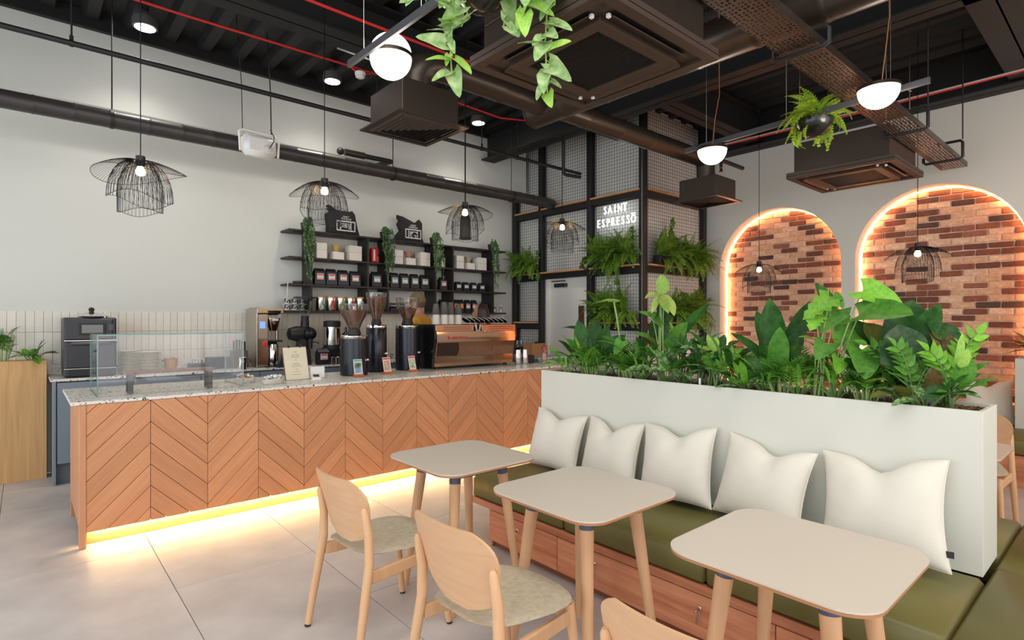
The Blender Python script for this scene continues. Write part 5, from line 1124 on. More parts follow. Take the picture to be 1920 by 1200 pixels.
# ================================================================ TABLES AND CHAIRS
tb_ = T('cafe_table', 'x', 'table', (0, 0, 0), 0, 'square cafe tables')
o_ = rrect(.645, .645, .11, 8); P(tb_, 'tabletop', B().prism(o_, .744, .75), lam_m); P(tb_, 'tabletop_edge', B().prism([(x * .997, y * .997) for x, y in o_], .734, .744), rim_m)
for s in (-1, 1):
    P(tb_, 'frame_bar', B().box((s * .16, 0, .703), (.03, .32, .05), .003), cap_m); P(tb_, 'frame_bar', B().box((0, s * .16, .703), (.32, .03, .05), .003), cap_m)
for sx in (-1, 1):
    for sy in (-1, 1):
        top_ = Vector((sx * .157, sy * .157, .733)); bot = Vector((sx * .232, sy * .232, 0)); d = (bot - top_)
        l_ = P(tb_, 'leg', B().cyl(top_ + d * .105, bot, .0300, .0185, 20), ash_m, True)
        P(l_, 'steel_cap', B().cyl(top_, top_ + d * .104, .0312, .0312, 20), cap_m, True)
TB = [(1.885, 2.595, 'greige-topped square table nearest the bar'), (1.92, 1.705, 'greige-topped square table in the middle of the front three'), (1.955, .79, 'greige-topped square table nearest the open end of the banquette'), (4.31, .875, 'greige-topped square table on the far side of the plant trough')]
for i, (x, y, lab) in enumerate(TB):
    if i == 0: tb_.location = (x, y, 0); tb_['label'] = lab
    else: dup(tb_, (x, y, 0), 0, lab)
ch = T('cafe_chair', 'x', 'chair', (0, 0, 0), 0, 'ash cafe chairs')
# plywood backrest: bent sheet
def backpt(u, v):
    z = .492 + .315 * v; hw = .175 + .062 * min(1, v * 1.6) ** .7
    r = .10
    if v > .62: hw *= (1 - ((v - .62) / .38) ** 3.6 * .33)
    if v < .22: hw *= (1 - ((.22 - v) / .22) ** 2 * .62)
    y = hw * u; x = -.168 - .085 * v ** 1.15 - .045 * (1 - (y / .235) ** 2)
    return (x + .012, y, z)
VV = [i / 16 for i in range(17)]; UU = [-1 + i / 8 for i in range(17)]
b = B(); f_ = [[backpt(u, v) for u in UU] for v in VV]; k_ = [[(x - .011, y, z) for x, y, z in r] for r in f_]
b.grid([r[::-1] for r in f_][::-1] if False else f_); b.grid([r[::-1] for r in k_])
ring = f_[0] + [r[-1] for r in f_[1:]] + f_[-1][::-1][1:] + [r[0] for r in f_[::-1][1:-1]]; ringk = [(x - .011, y, z) for x, y, z in ring]
b.grid([ringk + ringk[:1], ring + ring[:1]])
P(ch, 'backrest', b, ply_m, True, angle=45)
# upholstered seat shell
def seatpt(u, v, top):
    x = -.232 + .487 * v; hw = .150 + .083 * min(1, v * 1.7) ** .8
    if v > .7: hw *= math.sqrt(max(0, 1 - ((v - .7) / .3) ** 2.6)) * .9 + .1 if v < 1 else .1
    if v < .14: hw *= .62 + .38 * math.sqrt(v / .14)
    y = hw * u; z = .447 + .22 * max(0, .34 - v) ** 2 - .012 * math.sin(PI * v) * (1 - u * u) - .02 * max(0, v - .85)
    e = (1 - abs(u) ** 6) * (1 - abs(2 * v - 1) ** 8)
    return (x, y, z + (.014 * e if top else -.016 * e))
VS = [i / 18 for i in range(18)] + [.985, 1.0]; b = B(); tp = [[seatpt(u, v, 1) for u in UU] for v in VS]; bt_ = [[seatpt(u, v, 0) for u in UU] for v in VS]
b.grid(tp); b.grid([r[::-1] for r in bt_]); P(ch, 'seat', b, wool_m, True, angle=80)
def leg(pts, rs): return B().tube(pts, rs, 14)
for s in (-1, 1):
    l_ = P(ch, 'rear_leg', leg([(-.275, s * .25, .012), (-.235, s * .238, .25), (-.203, s * .228, .44), (-.205, s * .224, .56), (-.225, s * .222, .675), (-.228, s * .222, .69)], [.0165, .02, .0215, .02, .016, .008]), ash_m, True); P(l_, 'glide', B().cyl((-.277, s * .2505, 0), (-.275, s * .25, .012), .0155, n=14), black_m)
    l_ = P(ch, 'front_leg', leg([(.25, s * .215, .012), (.215, s * .20, .25), (.195, s * .19, .425)], [.0155, .0195, .021]), ash_m, True); P(l_, 'glide', B().cyl((.252, s * .2155, 0), (.25, s * .215, .012), .0145, n=14), black_m)
    P(ch, 'side_rail', B().box((-.005, s * .208, .372), (.42, .024, .058), .006, M=Matrix.Translation((0, 0, 0)) @ Matrix.Rotation(-s * .085, 4, 'Z')), ash_m)
P(ch, 'front_rail', B().box((.19, 0, .385), (.024, .37, .05), .005), ash_m)
CH = [(1.352, 2.53, rad(2.5), 'ash chair with beige wool seat at the table nearest the bar'), (1.395, 1.675, rad(2), 'ash chair with beige wool seat in the middle, drawn up to the second table'), (1.415, .755, rad(1), 'ash chair cut off by the bottom edge, nearest the camera'), (5.27, .90, rad(183), 'ash chair beyond the plant trough facing the far table')]
for i, (x, y, rz, lab) in enumerate(CH):
    if i == 0: ch.location = (x, y, 0); ch.rotation_euler.z = rz; ch['label'] = lab
    else: dup(ch, (x, y, 0), rz, lab)
HERO = [
 ('philodendron', 'young philodendron with a pale leaf on a long thin stem near the bar', (3.16, 2.448), [
  ('heart', 'leaf_lime', (3.1, 2.466, 1.651), (3.0, 2.593, 1.675), 0.15, 0.25, 0.5),
  ('heart', 'leaf_mid', (3.12, 2.417, 1.377), (3.05, 2.435, 1.287), 0.1, 0.6, 0.5),
  ('heart', 'leaf_lime', (3.2, 2.555, 1.656), (3.3, 2.571, 1.697), 0.1, 0.2, 0.4),
 ]),
 ('lily_plant', 'tall plant with drooping yellow-green top leaves and dark upright blades in the trough', (3.2, 2.152), [
  ('paddle', 'leaf_lime', (3.2, 2.136, 1.695), (3.16, 2.125, 1.823), 0.085, 0.9, 0.2),
  ('paddle', 'leaf_yellow', (3.2, 2.161, 1.696), (3.1, 2.213, 1.719), 0.06, 0.3, 0.9),
  ('paddle', 'leaf_yellow', (3.2, 2.161, 1.692), (3.05, 2.123, 1.6), 0.05, 0.7, 0.5),
  ('paddle', 'leaf_yellow', (3.2, 2.152, 1.692), (3.15, 1.988, 1.613), 0.06, 0.5, 1.0),
  ('paddle', 'leaf_yellow', (3.2, 2.156, 1.688), (3.05, 2.005, 1.591), 0.05, 0.8, 0.3),
  ('paddle', 'leaf_dark', (3.22, 2.145, 1.382), (3.24, 2.179, 1.697), 0.08, 0.9, 0.1),
  ('heart', 'leaf_mid', (3.2, 2.169, 1.525), (3.06, 2.222, 1.595), 0.1, 0.5, 0.3),
  ('heart', 'leaf_mid', (3.2, 2.228, 1.561), (3.05, 2.051, 1.504), 0.08, 0.7, 0.3),
  ('paddle', 'leaf_dark', (3.25, 2.095, 1.347), (3.3, 1.892, 1.655), 0.07, 0.5, 0.25),
  ('paddle', 'leaf_mid', (3.2, 2.111, 1.313), (3.1, 1.922, 1.504), 0.12, 0.8, 0.2),
  ('heart', 'leaf_mid', (3.2, 2.228, 1.38), (3.05, 2.232, 1.468), 0.1, 0.6, 0.4),
  ('heart', 'leaf_olive', (3.2, 2.194, 1.345), (3.15, 2.266, 1.435), 0.11, 0.7, 0.3),
  ('paddle', 'leaf_dark', (3.25, 2.207, 1.289), (3.3, 2.298, 1.525), 0.09, 0.8, 0.1),
 ]),
 ('aspidistra', 'dark broad-bladed aspidistra near the bar end of the trough', (3.24, 2.817), [
  ('paddle', 'leaf_dark', (3.24, 2.833, 1.22), (3.2, 2.9, 1.534), 0.11, 0.9, 0.15),
  ('paddle', 'leaf_dark', (3.26, 2.797, 1.221), (3.28, 2.782, 1.537), 0.13, 0.9, 0.15),
  ('paddle', 'leaf_dark', (3.24, 2.925, 1.451), (3.2, 3.087, 1.5), 0.06, 0.4, 0.4),
  ('paddle', 'leaf_dark', (3.24, 2.738, 1.237), (3.24, 2.636, 1.486), 0.1, 0.8, 0.2),
  ('paddle', 'leaf_dark', (3.2, 2.679, 1.242), (3.15, 2.468, 1.431), 0.1, 0.7, 0.4),
  ('paddle', 'leaf_mid', (3.2, 2.819, 1.235), (3.15, 2.954, 1.423), 0.07, 0.6, 0.5),
 ]),
 ('aspidistra', 'tallest dark aspidistra with wide upright blades in front of the left brick arch', (3.2, 1.419), [
  ('paddle', 'leaf_dark', (3.2, 1.419, 1.185), (3.2, 1.434, 1.652), 0.17, 0.95, 0.1),
  ('paddle', 'leaf_dark', (3.22, 1.404, 1.221), (3.26, 1.527, 1.603), 0.1, 0.8, 0.15),
  ('paddle', 'leaf_dark', (3.2, 1.377, 1.254), (3.24, 1.218, 1.631), 0.085, 0.75, -0.35),
  ('paddle', 'leaf_dark', (3.18, 1.416, 1.253), (3.1, 1.576, 1.499), 0.09, 0.6, 0.5),
  ('paddle', 'leaf_dark', (3.12, 1.378, 1.185), (3.05, 1.501, 1.32), 0.12, 0.7, 0.5),
  ('paddle', 'leaf_mid', (3.14, 1.372, 1.193), (3.1, 1.334, 1.489), 0.12, 0.9, 0.1),
  ('paddle', 'leaf_dark', (3.2, 1.389, 1.223), (3.15, 1.243, 1.466), 0.09, 0.7, 0.4),
 ]),
 ('monstera', 'young monstera with bright cut leaves on thin pale stems in the trough', (3.16, 1.158), [
  ('heart', 'leaf_dark', (3.2, 1.136, 1.637), (3.2, 1.184, 1.732), 0.09, 0.8, 0.2),
  ('split', 'leaf_bright', (3.16, 1.104, 1.635), (3.02, 1.179, 1.535), 0.16, 0.9, 0.3),
  ('split', 'leaf_bright', (3.12, 1.157, 1.546), (3.02, 1.145, 1.477), 0.13, 0.9, 0.3),
  ('heart', 'leaf_mid', (3.2, 1.103, 1.647), (3.15, 1.035, 1.6), 0.08, 0.6, 0.4),
  ('heart', 'leaf_mid', (3.22, 1.084, 1.58), (3.12, 1.136, 1.463), 0.15, 0.9, 0.2),
  ('heart', 'leaf_mid', (3.1, 1.103, 1.4), (3.02, 1.115, 1.329), 0.13, 0.8, 0.3),
  ('heart', 'leaf_bright', (3.14, 1.164, 1.411), (3.05, 1.204, 1.462), 0.09, 0.3, 0.4),
 ]),
 ('alocasia', 'alocasia with huge arrow-shaped leaves held out on long pale stems in the trough', (3.18, 1.101), [
  ('heart', 'leaf_mid', (3.12, 0.958, 1.545), (3.02, 0.718, 1.576), 0.3, 0.8, 0.2),
  ('heart', 'leaf_bright', (3.22, 0.97, 1.673), (3.2, 0.788, 1.601), 0.2, 0.7, 0.25),
  ('heart', 'leaf_mid', (3.08, 0.93, 1.38), (3.02, 0.901, 1.239), 0.21, 0.97, 0.1),
  ('heart', 'leaf_bright', (3.1, 1.036, 1.33), (3.04, 1.023, 1.259), 0.1, 0.9, 0.2),
  ('heart', 'leaf_mid', (3.22, 1.048, 1.413), (3.28, 1.076, 1.594), 0.17, 0.8, 0.2),
 ]),
 ('aspidistra', 'dark aspidistra with very wide greyish blades right of the huge arrow-shaped leaves', (3.22, 0.815), [
  ('paddle', 'leaf_dark', (3.2, 0.799, 1.317), (3.26, 0.77, 1.622), 0.23, 0.95, 0.1),
  ('paddle', 'leaf_deep', (3.12, 0.775, 1.297), (3.06, 0.764, 1.499), 0.2, 0.9, 0.2),
  ('paddle', 'leaf_dark', (3.22, 0.772, 1.348), (3.26, 0.663, 1.604), 0.1, 0.8, -0.25),
  ('paddle', 'leaf_dark', (3.2, 0.817, 1.316), (3.24, 1.02, 1.551), 0.1, 0.7, 0.2),
  ('paddle', 'leaf_olive', (3.2, 0.821, 1.336), (3.22, 0.951, 1.529), 0.16, 0.8, 0.3),
  ('paddle', 'leaf_dark', (3.14, 0.81, 1.319), (3.05, 0.869, 1.422), 0.1, 0.7, 0.4),
 ]),
 ('calathea', 'calathea with bronze-backed dark leaves at the open end of the trough', (3.24, 0.631), [
  ('paddle', 'leaf_dark', (3.24, 0.645, 1.423), (3.24, 0.696, 1.538), 0.08, 0.8, 0.3),
  ('paddle', 'leaf_bronze', (3.22, 0.597, 1.303), (3.24, 0.677, 1.523), 0.12, 0.9, 0.2),
  ('paddle', 'leaf_dark', (3.26, 0.615, 1.399), (3.3, 0.648, 1.518), 0.1, 0.8, 0.2),
  ('paddle', 'leaf_bronze', (3.24, 0.597, 1.302), (3.26, 0.624, 1.461), 0.11, 0.8, 0.2),
  ('paddle', 'leaf_dark', (3.15, 0.623, 1.232), (3.03, 0.676, 1.189), 0.09, 0.6, 0.6),
  ('paddle', 'leaf_bronze', (3.12, 0.666, 1.194), (3.08, 0.644, 1.308), 0.09, 0.9, 0.2),
  ('paddle', 'leaf_mid', (3.15, 0.565, 1.237), (3.12, 0.526, 1.364), 0.09, 0.8, 0.3),
  ('paddle', 'leaf_lime', (3.15, 0.577, 1.308), (3.16, 0.559, 1.463), 0.045, 0.8, 0.1),
  ('paddle', 'leaf_lime', (3.12, 0.56, 1.311), (3.1, 0.523, 1.395), 0.045, 0.8, 0.2),
  ('paddle', 'leaf_mid', (3.1, 0.545, 1.219), (3.05, 0.467, 1.271), 0.1, 0.5, 0.5),
 ]),
 ('peace_lily', 'small peace lily with a pale green top leaf behind the pink flower', (3.16, 1.766), [
  ('paddle', 'leaf_lime', (3.16, 1.759, 1.346), (3.14, 1.779, 1.44), 0.05, 0.8, 0.3),
  ('paddle', 'leaf_lime', (3.16, 1.755, 1.33), (3.16, 1.734, 1.421), 0.05, 0.8, 0.2),
  ('paddle', 'leaf_lime', (3.14, 1.751, 1.324), (3.05, 1.78, 1.384), 0.04, 0.5, 0.5),
  ('paddle', 'leaf_mid', (3.12, 1.726, 1.307), (3.05, 1.615, 1.355), 0.04, 0.5, 0.5),
  ('paddle', 'leaf_mid', (3.1, 1.722, 1.238), (3.02, 1.731, 1.304), 0.06, 0.6, 0.5),
  ('paddle', 'leaf_mid', (3.1, 1.708, 1.239), (3.02, 1.605, 1.304), 0.06, 0.6, 0.5),
 ]),
]
# ================================================================ PLANTS
def leafmat(name, col, col2, sc=9, rough=.42, contrast=.3, tl=.22):
    m = bpy.data.materials.new(name); m.use_nodes = True; nt = m.node_tree; L = nt.links; b = nt.nodes['Principled BSDF']; out = nt.nodes['Material Output']
    tc = nd(nt, 'ShaderNodeTexCoord'); n = nd(nt, 'ShaderNodeTexNoise'); n.inputs['Scale'].default_value = sc; n.inputs['Detail'].default_value = 3; L.new(tc.outputs['Object'], n.inputs['Vector'])
    cr = nd(nt, 'ShaderNodeValToRGB'); cr.color_ramp.elements[0].position = .5 - contrast / 2; cr.color_ramp.elements[1].position = .5 + contrast / 2; cr.color_ramp.elements[0].color = (*col, 1); cr.color_ramp.elements[1].color = (*col2, 1); L.new(n.outputs['Fac'], cr.inputs[0])
    oi = nd(nt, 'ShaderNodeObjectInfo'); hs = nd(nt, 'ShaderNodeHueSaturation'); mr = nd(nt, 'ShaderNodeMapRange'); mr.inputs[3].default_value = .8; mr.inputs[4].default_value = 1.2; L.new(oi.outputs['Random'], mr.inputs[0]); L.new(mr.outputs[0], hs.inputs['Value']); L.new(cr.outputs[0], hs.inputs['Color'])
    L.new(hs.outputs[0], b.inputs['Base Color']); b.inputs['Roughness'].default_value = rough; b.inputs['Specular IOR Level'].default_value = .25
    t = nd(nt, 'ShaderNodeBsdfTranslucent'); L.new(hs.outputs[0], t.inputs[0]); mx = nd(nt, 'ShaderNodeMixShader'); mx.inputs[0].default_value = tl; L.new(b.outputs[0], mx.inputs[1]); L.new(t.outputs[0], mx.inputs[2]); L.new(mx.outputs[0], out.inputs[0])
    MATS[name] = m; return m
leafmat('leaf_dark', lin(34, 76, 28), lin(56, 102, 40)); leafmat('leaf_deep', lin(44, 70, 44), lin(68, 92, 60), rough=.3); leafmat('leaf_mid', lin(72, 130, 46), lin(100, 154, 58)); leafmat('leaf_bright', lin(104, 168, 52), lin(132, 188, 66)); leafmat('leaf_lime', lin(140, 190, 76), lin(170, 208, 100))
leafmat('leaf_yellow', lin(186, 206, 110), lin(160, 190, 90)); leafmat('leaf_olive', lin(96, 110, 46), lin(120, 120, 56)); leafmat('leaf_bronze', lin(62, 62, 34), lin(104, 84, 48)); leafmat('leaf_variegated', lin(64, 118, 54), lin(150, 182, 120), 7, contrast=.16); leafmat('leaf_croton', lin(120, 60, 30), lin(110, 120, 40), 14, contrast=.2)
leafmat('leaf_pothos', lin(112, 162, 84), lin(188, 208, 150), 3, contrast=.34); leafmat('leaf_fern', lin(150, 184, 50), lin(176, 204, 72)); leafmat('leaf_wallfern', lin(98, 144, 48), lin(134, 168, 64)); leafmat('leaf_ivy', lin(66, 106, 60), lin(128, 162, 112), 26, contrast=.2)
stem_m = mat('pale_stem', lin(150, 176, 104), .5); dstem_m = mat('green_stem', lin(92, 126, 62), .5); brown_m = mat('woody_stem', lin(120, 104, 76), .8)
def leafmesh(kind, w, droop=.3, n=10, k=4, fold=.22, wave=0.0):
    """unit-length leaf along +X, normal +Z; w = width / length"""
    b = B(); rows = []; x = z = 0.0
    for i in range(n + 1):
        t = i / n
        if kind == 'lance': hw = math.sin(PI * t ** .75) ** .9
        elif kind == 'paddle': hw = min(1, (t / .18) ** .8) * (1 - max(0, (t - .55) / .45) ** 2.2) if t > 0 else 0
        elif kind == 'heart' or kind == 'split': hw = (max(0, 1 - t) ** .62) * min(1, .62 + t * 1.9)
        else: hw = math.sin(PI * t ** .6)
        hw *= w / 2; a = -droop * t * 1.2
        row = []
        for j in range(-k, k + 1):
            u = j / k; y = u * hw; xo = 0
            if kind in ('heart', 'split'): xo = -.26 * abs(u) ** 1.3 * (1 - t) ** 2.5
            if kind == 'split' and i % 2 and abs(u) > .55: y *= .62
            row.append((x + xo * math.cos(a), y * (1 - fold * .15), z + xo * math.sin(a) + abs(u) * hw * fold + wave * math.sin(9 * t + 2 * u) * hw))
        rows.append(row); x += math.cos(a) / n; z += math.sin(a) / n
    b.grid(rows); return b
LM = {}
def leaf_me(kind, wr, droop, m):
    key = (kind, round(wr * 8) / 8 if wr < 1.4 else 1.4, round(droop * 4) / 4, m)
    if key not in LM: LM[key] = leafmesh(kind, key[1], key[2], n=10 if kind != 'lance' else 7, k=3 if kind != 'lance' else 2, wave=.06).mesh('leaf', MATS[m], True, 80)
    return LM[key]
def put_leaf(t, me, p, q, face, roll=0, parent_loc=(0, 0, 0)):
    p, q = Vector(p), Vector(q); d = (q - p); L_ = d.length; x = d.normalized()
    hint = Vector((0, 0, 1)) * (1 - face) + Vector((-.72, -.62, .3)) * face
    z = (hint - x * hint.dot(x)); z = z.normalized() if z.length > 1e-4 else x.orthogonal().normalized(); y = z.cross(x)
    M = Matrix(((x.x, y.x, z.x), (x.y, y.y, z.y), (x.z, y.z, z.z))) @ Matrix.Rotation(roll, 3, 'X')
    o = link('leaf', me, t); o.location = p - Vector(parent_loc); o.rotation_euler = M.to_euler(); o.scale = (L_, L_, L_); return o
SOIL = 1.118
for nm, lab, (bx, by), lv in HERO:
    t = T(nm, lab, 'plant', (bx, by, SOIL)); b = B(); base = Vector((bx, by, SOIL))
    for i, (k, m, p, q, w, fc, dr) in enumerate(lv):
        L_ = (Vector(q) - Vector(p)).length; put_leaf(t, leaf_me(k, w / L_, dr, m), p, q, fc, rnd.uniform(-.25, .25), base)
        s = Vector(p) - base
        if s.length < .02: continue
        a = i * 2.4; g = Vector((.022 * math.cos(a), .022 * math.sin(a), -.01)); mid = g * .6 + s * .5 + Vector((0, 0, .05 * s.length)) - Vector((s.x, s.y, 0)) * .2
        b.tube(bez(g, mid, s, 6), [.0055, .005, .0045, .004, .0036, .0032, .003], 6)
    P(t, 'stems', b, stem_m if nm in ('alocasia', 'monstera', 'lily_plant', 'philodendron') else dstem_m, True)
# generic small plants
def dirv(az, el): return Vector((math.cos(el) * math.cos(az), math.cos(el) * math.sin(az), math.sin(el)))
def rosette(nm, lab, loc, n, L0, w, kind, mats_, seed, h=.1, el=(20, 80), grp=None, droop=.6, stemm=None, wallside=False):
    r5 = random.Random(seed); t = T(nm, lab, 'plant', loc, 0, grp); b = B()
    for i in range(n):
        az = i * 2.399 + r5.uniform(-.3, .3); az = -abs(math.remainder(az, 2 * PI)) if wallside else az; f = i / max(1, n - 1); e = rad(el[1] + (el[0] - el[1]) * f + r5.uniform(-8, 8)); L_ = L0 * r5.uniform(.75, 1.1)
        p = Vector((.018 * math.cos(az), .018 * math.sin(az), 0)) + dirv(az, max(e, rad(50))) * h * r5.uniform(.5, 1.25)
        q = p + dirv(az, e) * L_
        put_leaf(t, leaf_me(kind, w / L0, droop, mats_[r5.randrange(len(mats_))]), p, q, .15, r5.uniform(-.3, .3))
        b.tube(bez((.012 * math.cos(az), .012 * math.sin(az), -.01), p * .6 + Vector((0, 0, .01)), p, 3), .003, 5)
    P(t, 'stems', b, stemm or dstem_m, True); return t
def frond_me(name, n, L_, ll, lw, arch, m, taper=.5, up=.25):
    """pinnate frond along +X arching down"""
    b = B(); pts = []; x = z = 0
    for i in range(n + 1):
        a = .35 - arch * (i / n); pts.append(Vector((x, 0, z))); x += L_ / n * math.cos(a); z += L_ / n * math.sin(a)
    b.tube(pts, [.003 * (1 - .7 * i / n) for i in range(n + 1)], 4)
    for i in range(1, n + 1):
        f = i / n; s = math.sin(PI * min(1, .12 + f * .88) ** .8) ** .7 if f < 1 else .35; l = ll * max(.3, s) * (1 - taper * max(0, f - .5)); w = lw
        d = (pts[i] - pts[i - 1]).normalized()
        for sd in (-1, 1):
            v = (d * .55 + Vector((0, sd, up))).normalized(); p = pts[i]; side_ = d.cross(v).cross(v).normalized() * w * .5; e = p + v * l - Vector((0, 0, l * .18))
            b.add([p, p + v * l * .4 + side_, e, p + v * l * .4 - side_], [(0, 1, 2, 3)])
    return b.mesh(name, MATS[m], True, 80)
PALM = [frond_me('frond', 9, .2, .085, .014, a, m) for a, m in ((.7, 'leaf_mid'), (1.1, 'leaf_mid'), (.9, 'leaf_bright'))]
def palm(lab, loc, n, H, seed, sc=1, grp='parlour palms in the trough', meshes=PALM, wallside=False):
    r5 = random.Random(seed); t = T('parlour_palm', lab, 'plant', loc, 0, grp); b = B()
    for i in range(n):
        az = r5.uniform(0, 6.28); r = r5.uniform(0, .05); g = Vector((r * math.cos(az), r * math.sin(az), -.01)); h = H * r5.uniform(.55, 1.1); tp = g * 1.7 + Vector((0, 0, h)); b.tube([g, (g + tp) / 2, tp], [.0045, .004, .003], 5)
        for j in range(3):
            a2 = az + r5.uniform(-1.6, 1.6) + j * 2.1
            o = link('frond', meshes[r5.randrange(len(meshes))], t, tp - Vector((0, 0, h * .12 * j)), (r5.uniform(-.3, .3), r5.uniform(-1.15, -.25), -abs(math.remainder(a2, 2 * PI)) if wallside else a2)); o.scale = (sc * r5.uniform(.7, 1.1),) * 3
    P(t, 'stems', b, stem_m, True); return t
palm('feathery palm clump at the bar end of the trough in front of the dark aspidistra', (3.14, 2.70, SOIL), 12, .14, 1, .85)
palm('feathery palm clump below the pale philodendron leaf', (3.20, 2.47, SOIL), 13, .14, 2, .9)
palm('feathery palm clump left of the tall yellow-topped plant', (3.13, 2.36, SOIL), 12, .11, 3, .8)
palm('feathery palm clump left of the young monstera', (3.12, 1.33, SOIL), 15, .12, 4, .8)
palm('feathery palm clump behind the monstera stems', (3.25, 1.22, SOIL), 12, .17, 5, .85)
palm('feathery palm clump below the hanging arrow-shaped leaf', (3.12, .93, SOIL), 15, .11, 6, .75)
palm('feathery palm clump under the wide greyish aspidistra', (3.24, .80, SOIL), 12, .15, 7, .8)
palm('feathery palm clump behind the peace lily', (3.26, 1.9, SOIL), 10, .16, 9, .8)
palm('feathery palm clump behind the silver-leaved plant in front of the left arch', (3.27, 1.6, SOIL), 10, .14, 10, .8)
ag = ['leaf_variegated', 'leaf_mid', 'leaf_variegated']
rosette('spider_plant', 'pale striped strap-leaved plant at the very bar end of the trough', (3.13, 2.94, SOIL), 18, .2, .032, 'lance', ['leaf_lime', 'leaf_bright'], 11, .09, (15, 75), droop=1.1, stemm=stem_m)
rosette('spider_plant', 'upright narrow-leaved plant beside the pale striped one', (3.2, 2.83, SOIL), 16, .24, .035, 'lance', ['leaf_bright', 'leaf_mid'], 12, .08, (45, 85), droop=.5, stemm=stem_m)
rosette('aglaonema', 'silver-patterned leafy plant right of the tall yellow-topped plant', (3.12, 2.06, SOIL), 15, .19, .06, 'paddle', ag, 13, .13, (10, 75))
rosette('aglaonema', 'silver-patterned leafy plant left of the pink flower', (3.14, 1.96, SOIL), 13, .17, .055, 'paddle', ag, 14, .1, (10, 70))
rosette('aglaonema', 'bushy silver-patterned plant left of the tallest aspidistra', (3.14, 1.63, SOIL), 17, .19, .055, 'paddle', ag + ['leaf_dark'], 15, .15, (5, 75))
rosette('aglaonema', 'low leafy plant at the foot of the tallest aspidistra', (3.11, 1.53, SOIL), 16, .17, .05, 'paddle', ['leaf_mid', 'leaf_bright', 'leaf_variegated'], 16, .06, (10, 80))
rosette('aglaonema', 'small glossy leafy plant at the foot of the calathea', (3.10, .68, SOIL), 12, .16, .055, 'paddle', ['leaf_dark', 'leaf_variegated'], 17, .1, (-10, 70))
rosette('aglaonema', 'broad-leaved young plant below the bronze calathea', (3.14, .76, SOIL), 10, .15, .06, 'paddle', ['leaf_mid', 'leaf_olive'], 18, .08, (10, 80))
rosette('aglaonema', 'leafy plant behind the pale philodendron', (3.27, 2.58, SOIL), 12, .17, .06, 'paddle', ['leaf_mid', 'leaf_dark'], 19, .16, (10, 75))
rosette('aglaonema', 'dark leafy plant behind the young monstera', (3.27, 1.05, SOIL), 14, .2, .07, 'paddle', ['leaf_dark', 'leaf_olive'], 20, .18, (10, 70))
for i, (x, y, kind, cols, L0, w, h, el) in enumerate(((3.27, 2.9, 'paddle', ['leaf_mid', 'leaf_dark'], .2, .06, .14, (20, 80)), (3.26, 2.32, 'paddle', ['leaf_dark', 'leaf_mid'], .2, .06, .2, (15, 80)), (3.27, 2.05, 'lance', ['leaf_mid', 'leaf_bright'], .24, .035, .2, (30, 85)), (3.26, 1.78, 'paddle', ['leaf_dark', 'leaf_variegated'], .19, .06, .22, (10, 80)),
        (3.1, 1.24, 'lance', ['leaf_bright', 'leaf_mid'], .16, .025, .08, (25, 85)), (3.1, 1.06, 'lance', ['leaf_bright', 'leaf_mid'], .15, .022, .08, (25, 85)), (3.25, .64, 'paddle', ['leaf_dark', 'leaf_mid'], .13, .05, .12, (20, 80)), (3.1, 1.42, 'lance', ['leaf_mid', 'leaf_bright'], .16, .025, .08, (25, 85)), (3.1, 2.24, 'lance', ['leaf_bright', 'leaf_lime'], .15, .022, .07, (25, 85)), (3.1, 2.58, 'lance', ['leaf_bright', 'leaf_mid'], .15, .022, .07, (25, 85)))):
    rosette('leafy_plant', ['mid green leafy plant at the back of the trough by the bar', 'dark leafy plant at the back of the trough behind the tall yellow-topped one', 'narrow-leaved plant at the back of the trough by the drooping yellow leaves', 'patterned dark plant at the back of the trough behind the pink flower', 'grassy tuft in front of the monstera stems', 'grassy tuft in front of the alocasia stems', 'dark leafy plant at the back right corner of the trough', 'grassy tuft right of the tallest aspidistra', 'grassy pale tuft in front of the tall yellow-topped plant', 'grassy tuft below the pale philodendron leaf'][i], (x, y, SOIL), 15, L0, w, kind, cols, 90 + i, h, el, droop=.7 if kind == 'paddle' else .9)
def zz(lab, loc, stems, m, lw=.42, ll=.075):
    t = T('zz_plant', lab, 'plant', loc, 0, 'glossy paired-leaf plants in the trough'); b = B()
    for az, el, L_ in stems:
        e = dirv(az, el) * L_; c = Vector((0, 0, L_ * .55)) + e * .15; pts = [Vector(p) for p in bez((0, 0, -.01), c, e, 9)]; b.tube(pts, [.009, .008, .007, .0065, .006, .005, .005, .004, .003, .002], 6)
        for i in range(3, 10):
            d = (pts[i] - pts[i - 1]).normalized(); sd = d.cross(Vector((-.72, -.62, .3))).normalized()
            for s in ((-1, 1) if i < 9 else (0,)): put_leaf(t, leaf_me('ovate', lw, .25, m), pts[i], pts[i] + (d * (.75 if s else 1) + sd * s * .8).normalized() * ll * (1.1 - .03 * i), .7, rnd.uniform(-.4, .4))
    P(t, 'stems', b, dstem_m, True); return t
zz('glossy upright plant with paired leaves at the right end of the trough', (3.17, .60, SOIL), [(-.9, 1.28, .36), (-.4, 1.32, .28), (2.2, 1.25, .28)], 'leaf_bright', .5, .085)
zz('glossy plant with paired leaves between the wide aspidistra and the calathea', (3.12, .73, SOIL), [(1.9, 1.0, .34), (2.6, 1.25, .3), (-1, 1.2, .24)], 'leaf_mid', .55, .08)
zz('glossy plant with narrow paired leaves below the pink flower', (3.15, 1.84, SOIL), [(2.0, 1.1, .3), (-.9, 1.0, .3), (.4, 1.3, .26), (3.4, 1.1, .22)], 'leaf_dark', .35, .1)
zz('glossy plant with paired leaves right of the peace lily', (3.12, 1.72, SOIL), [(-1.1, 1.1, .24), (1.5, 1.2, .24)], 'leaf_bright', .5, .07)
fl = T('orchid_flower', 'pale pink five-petalled flower on a thin stem in the trough', 'flower', (3.12, 1.885, SOIL))
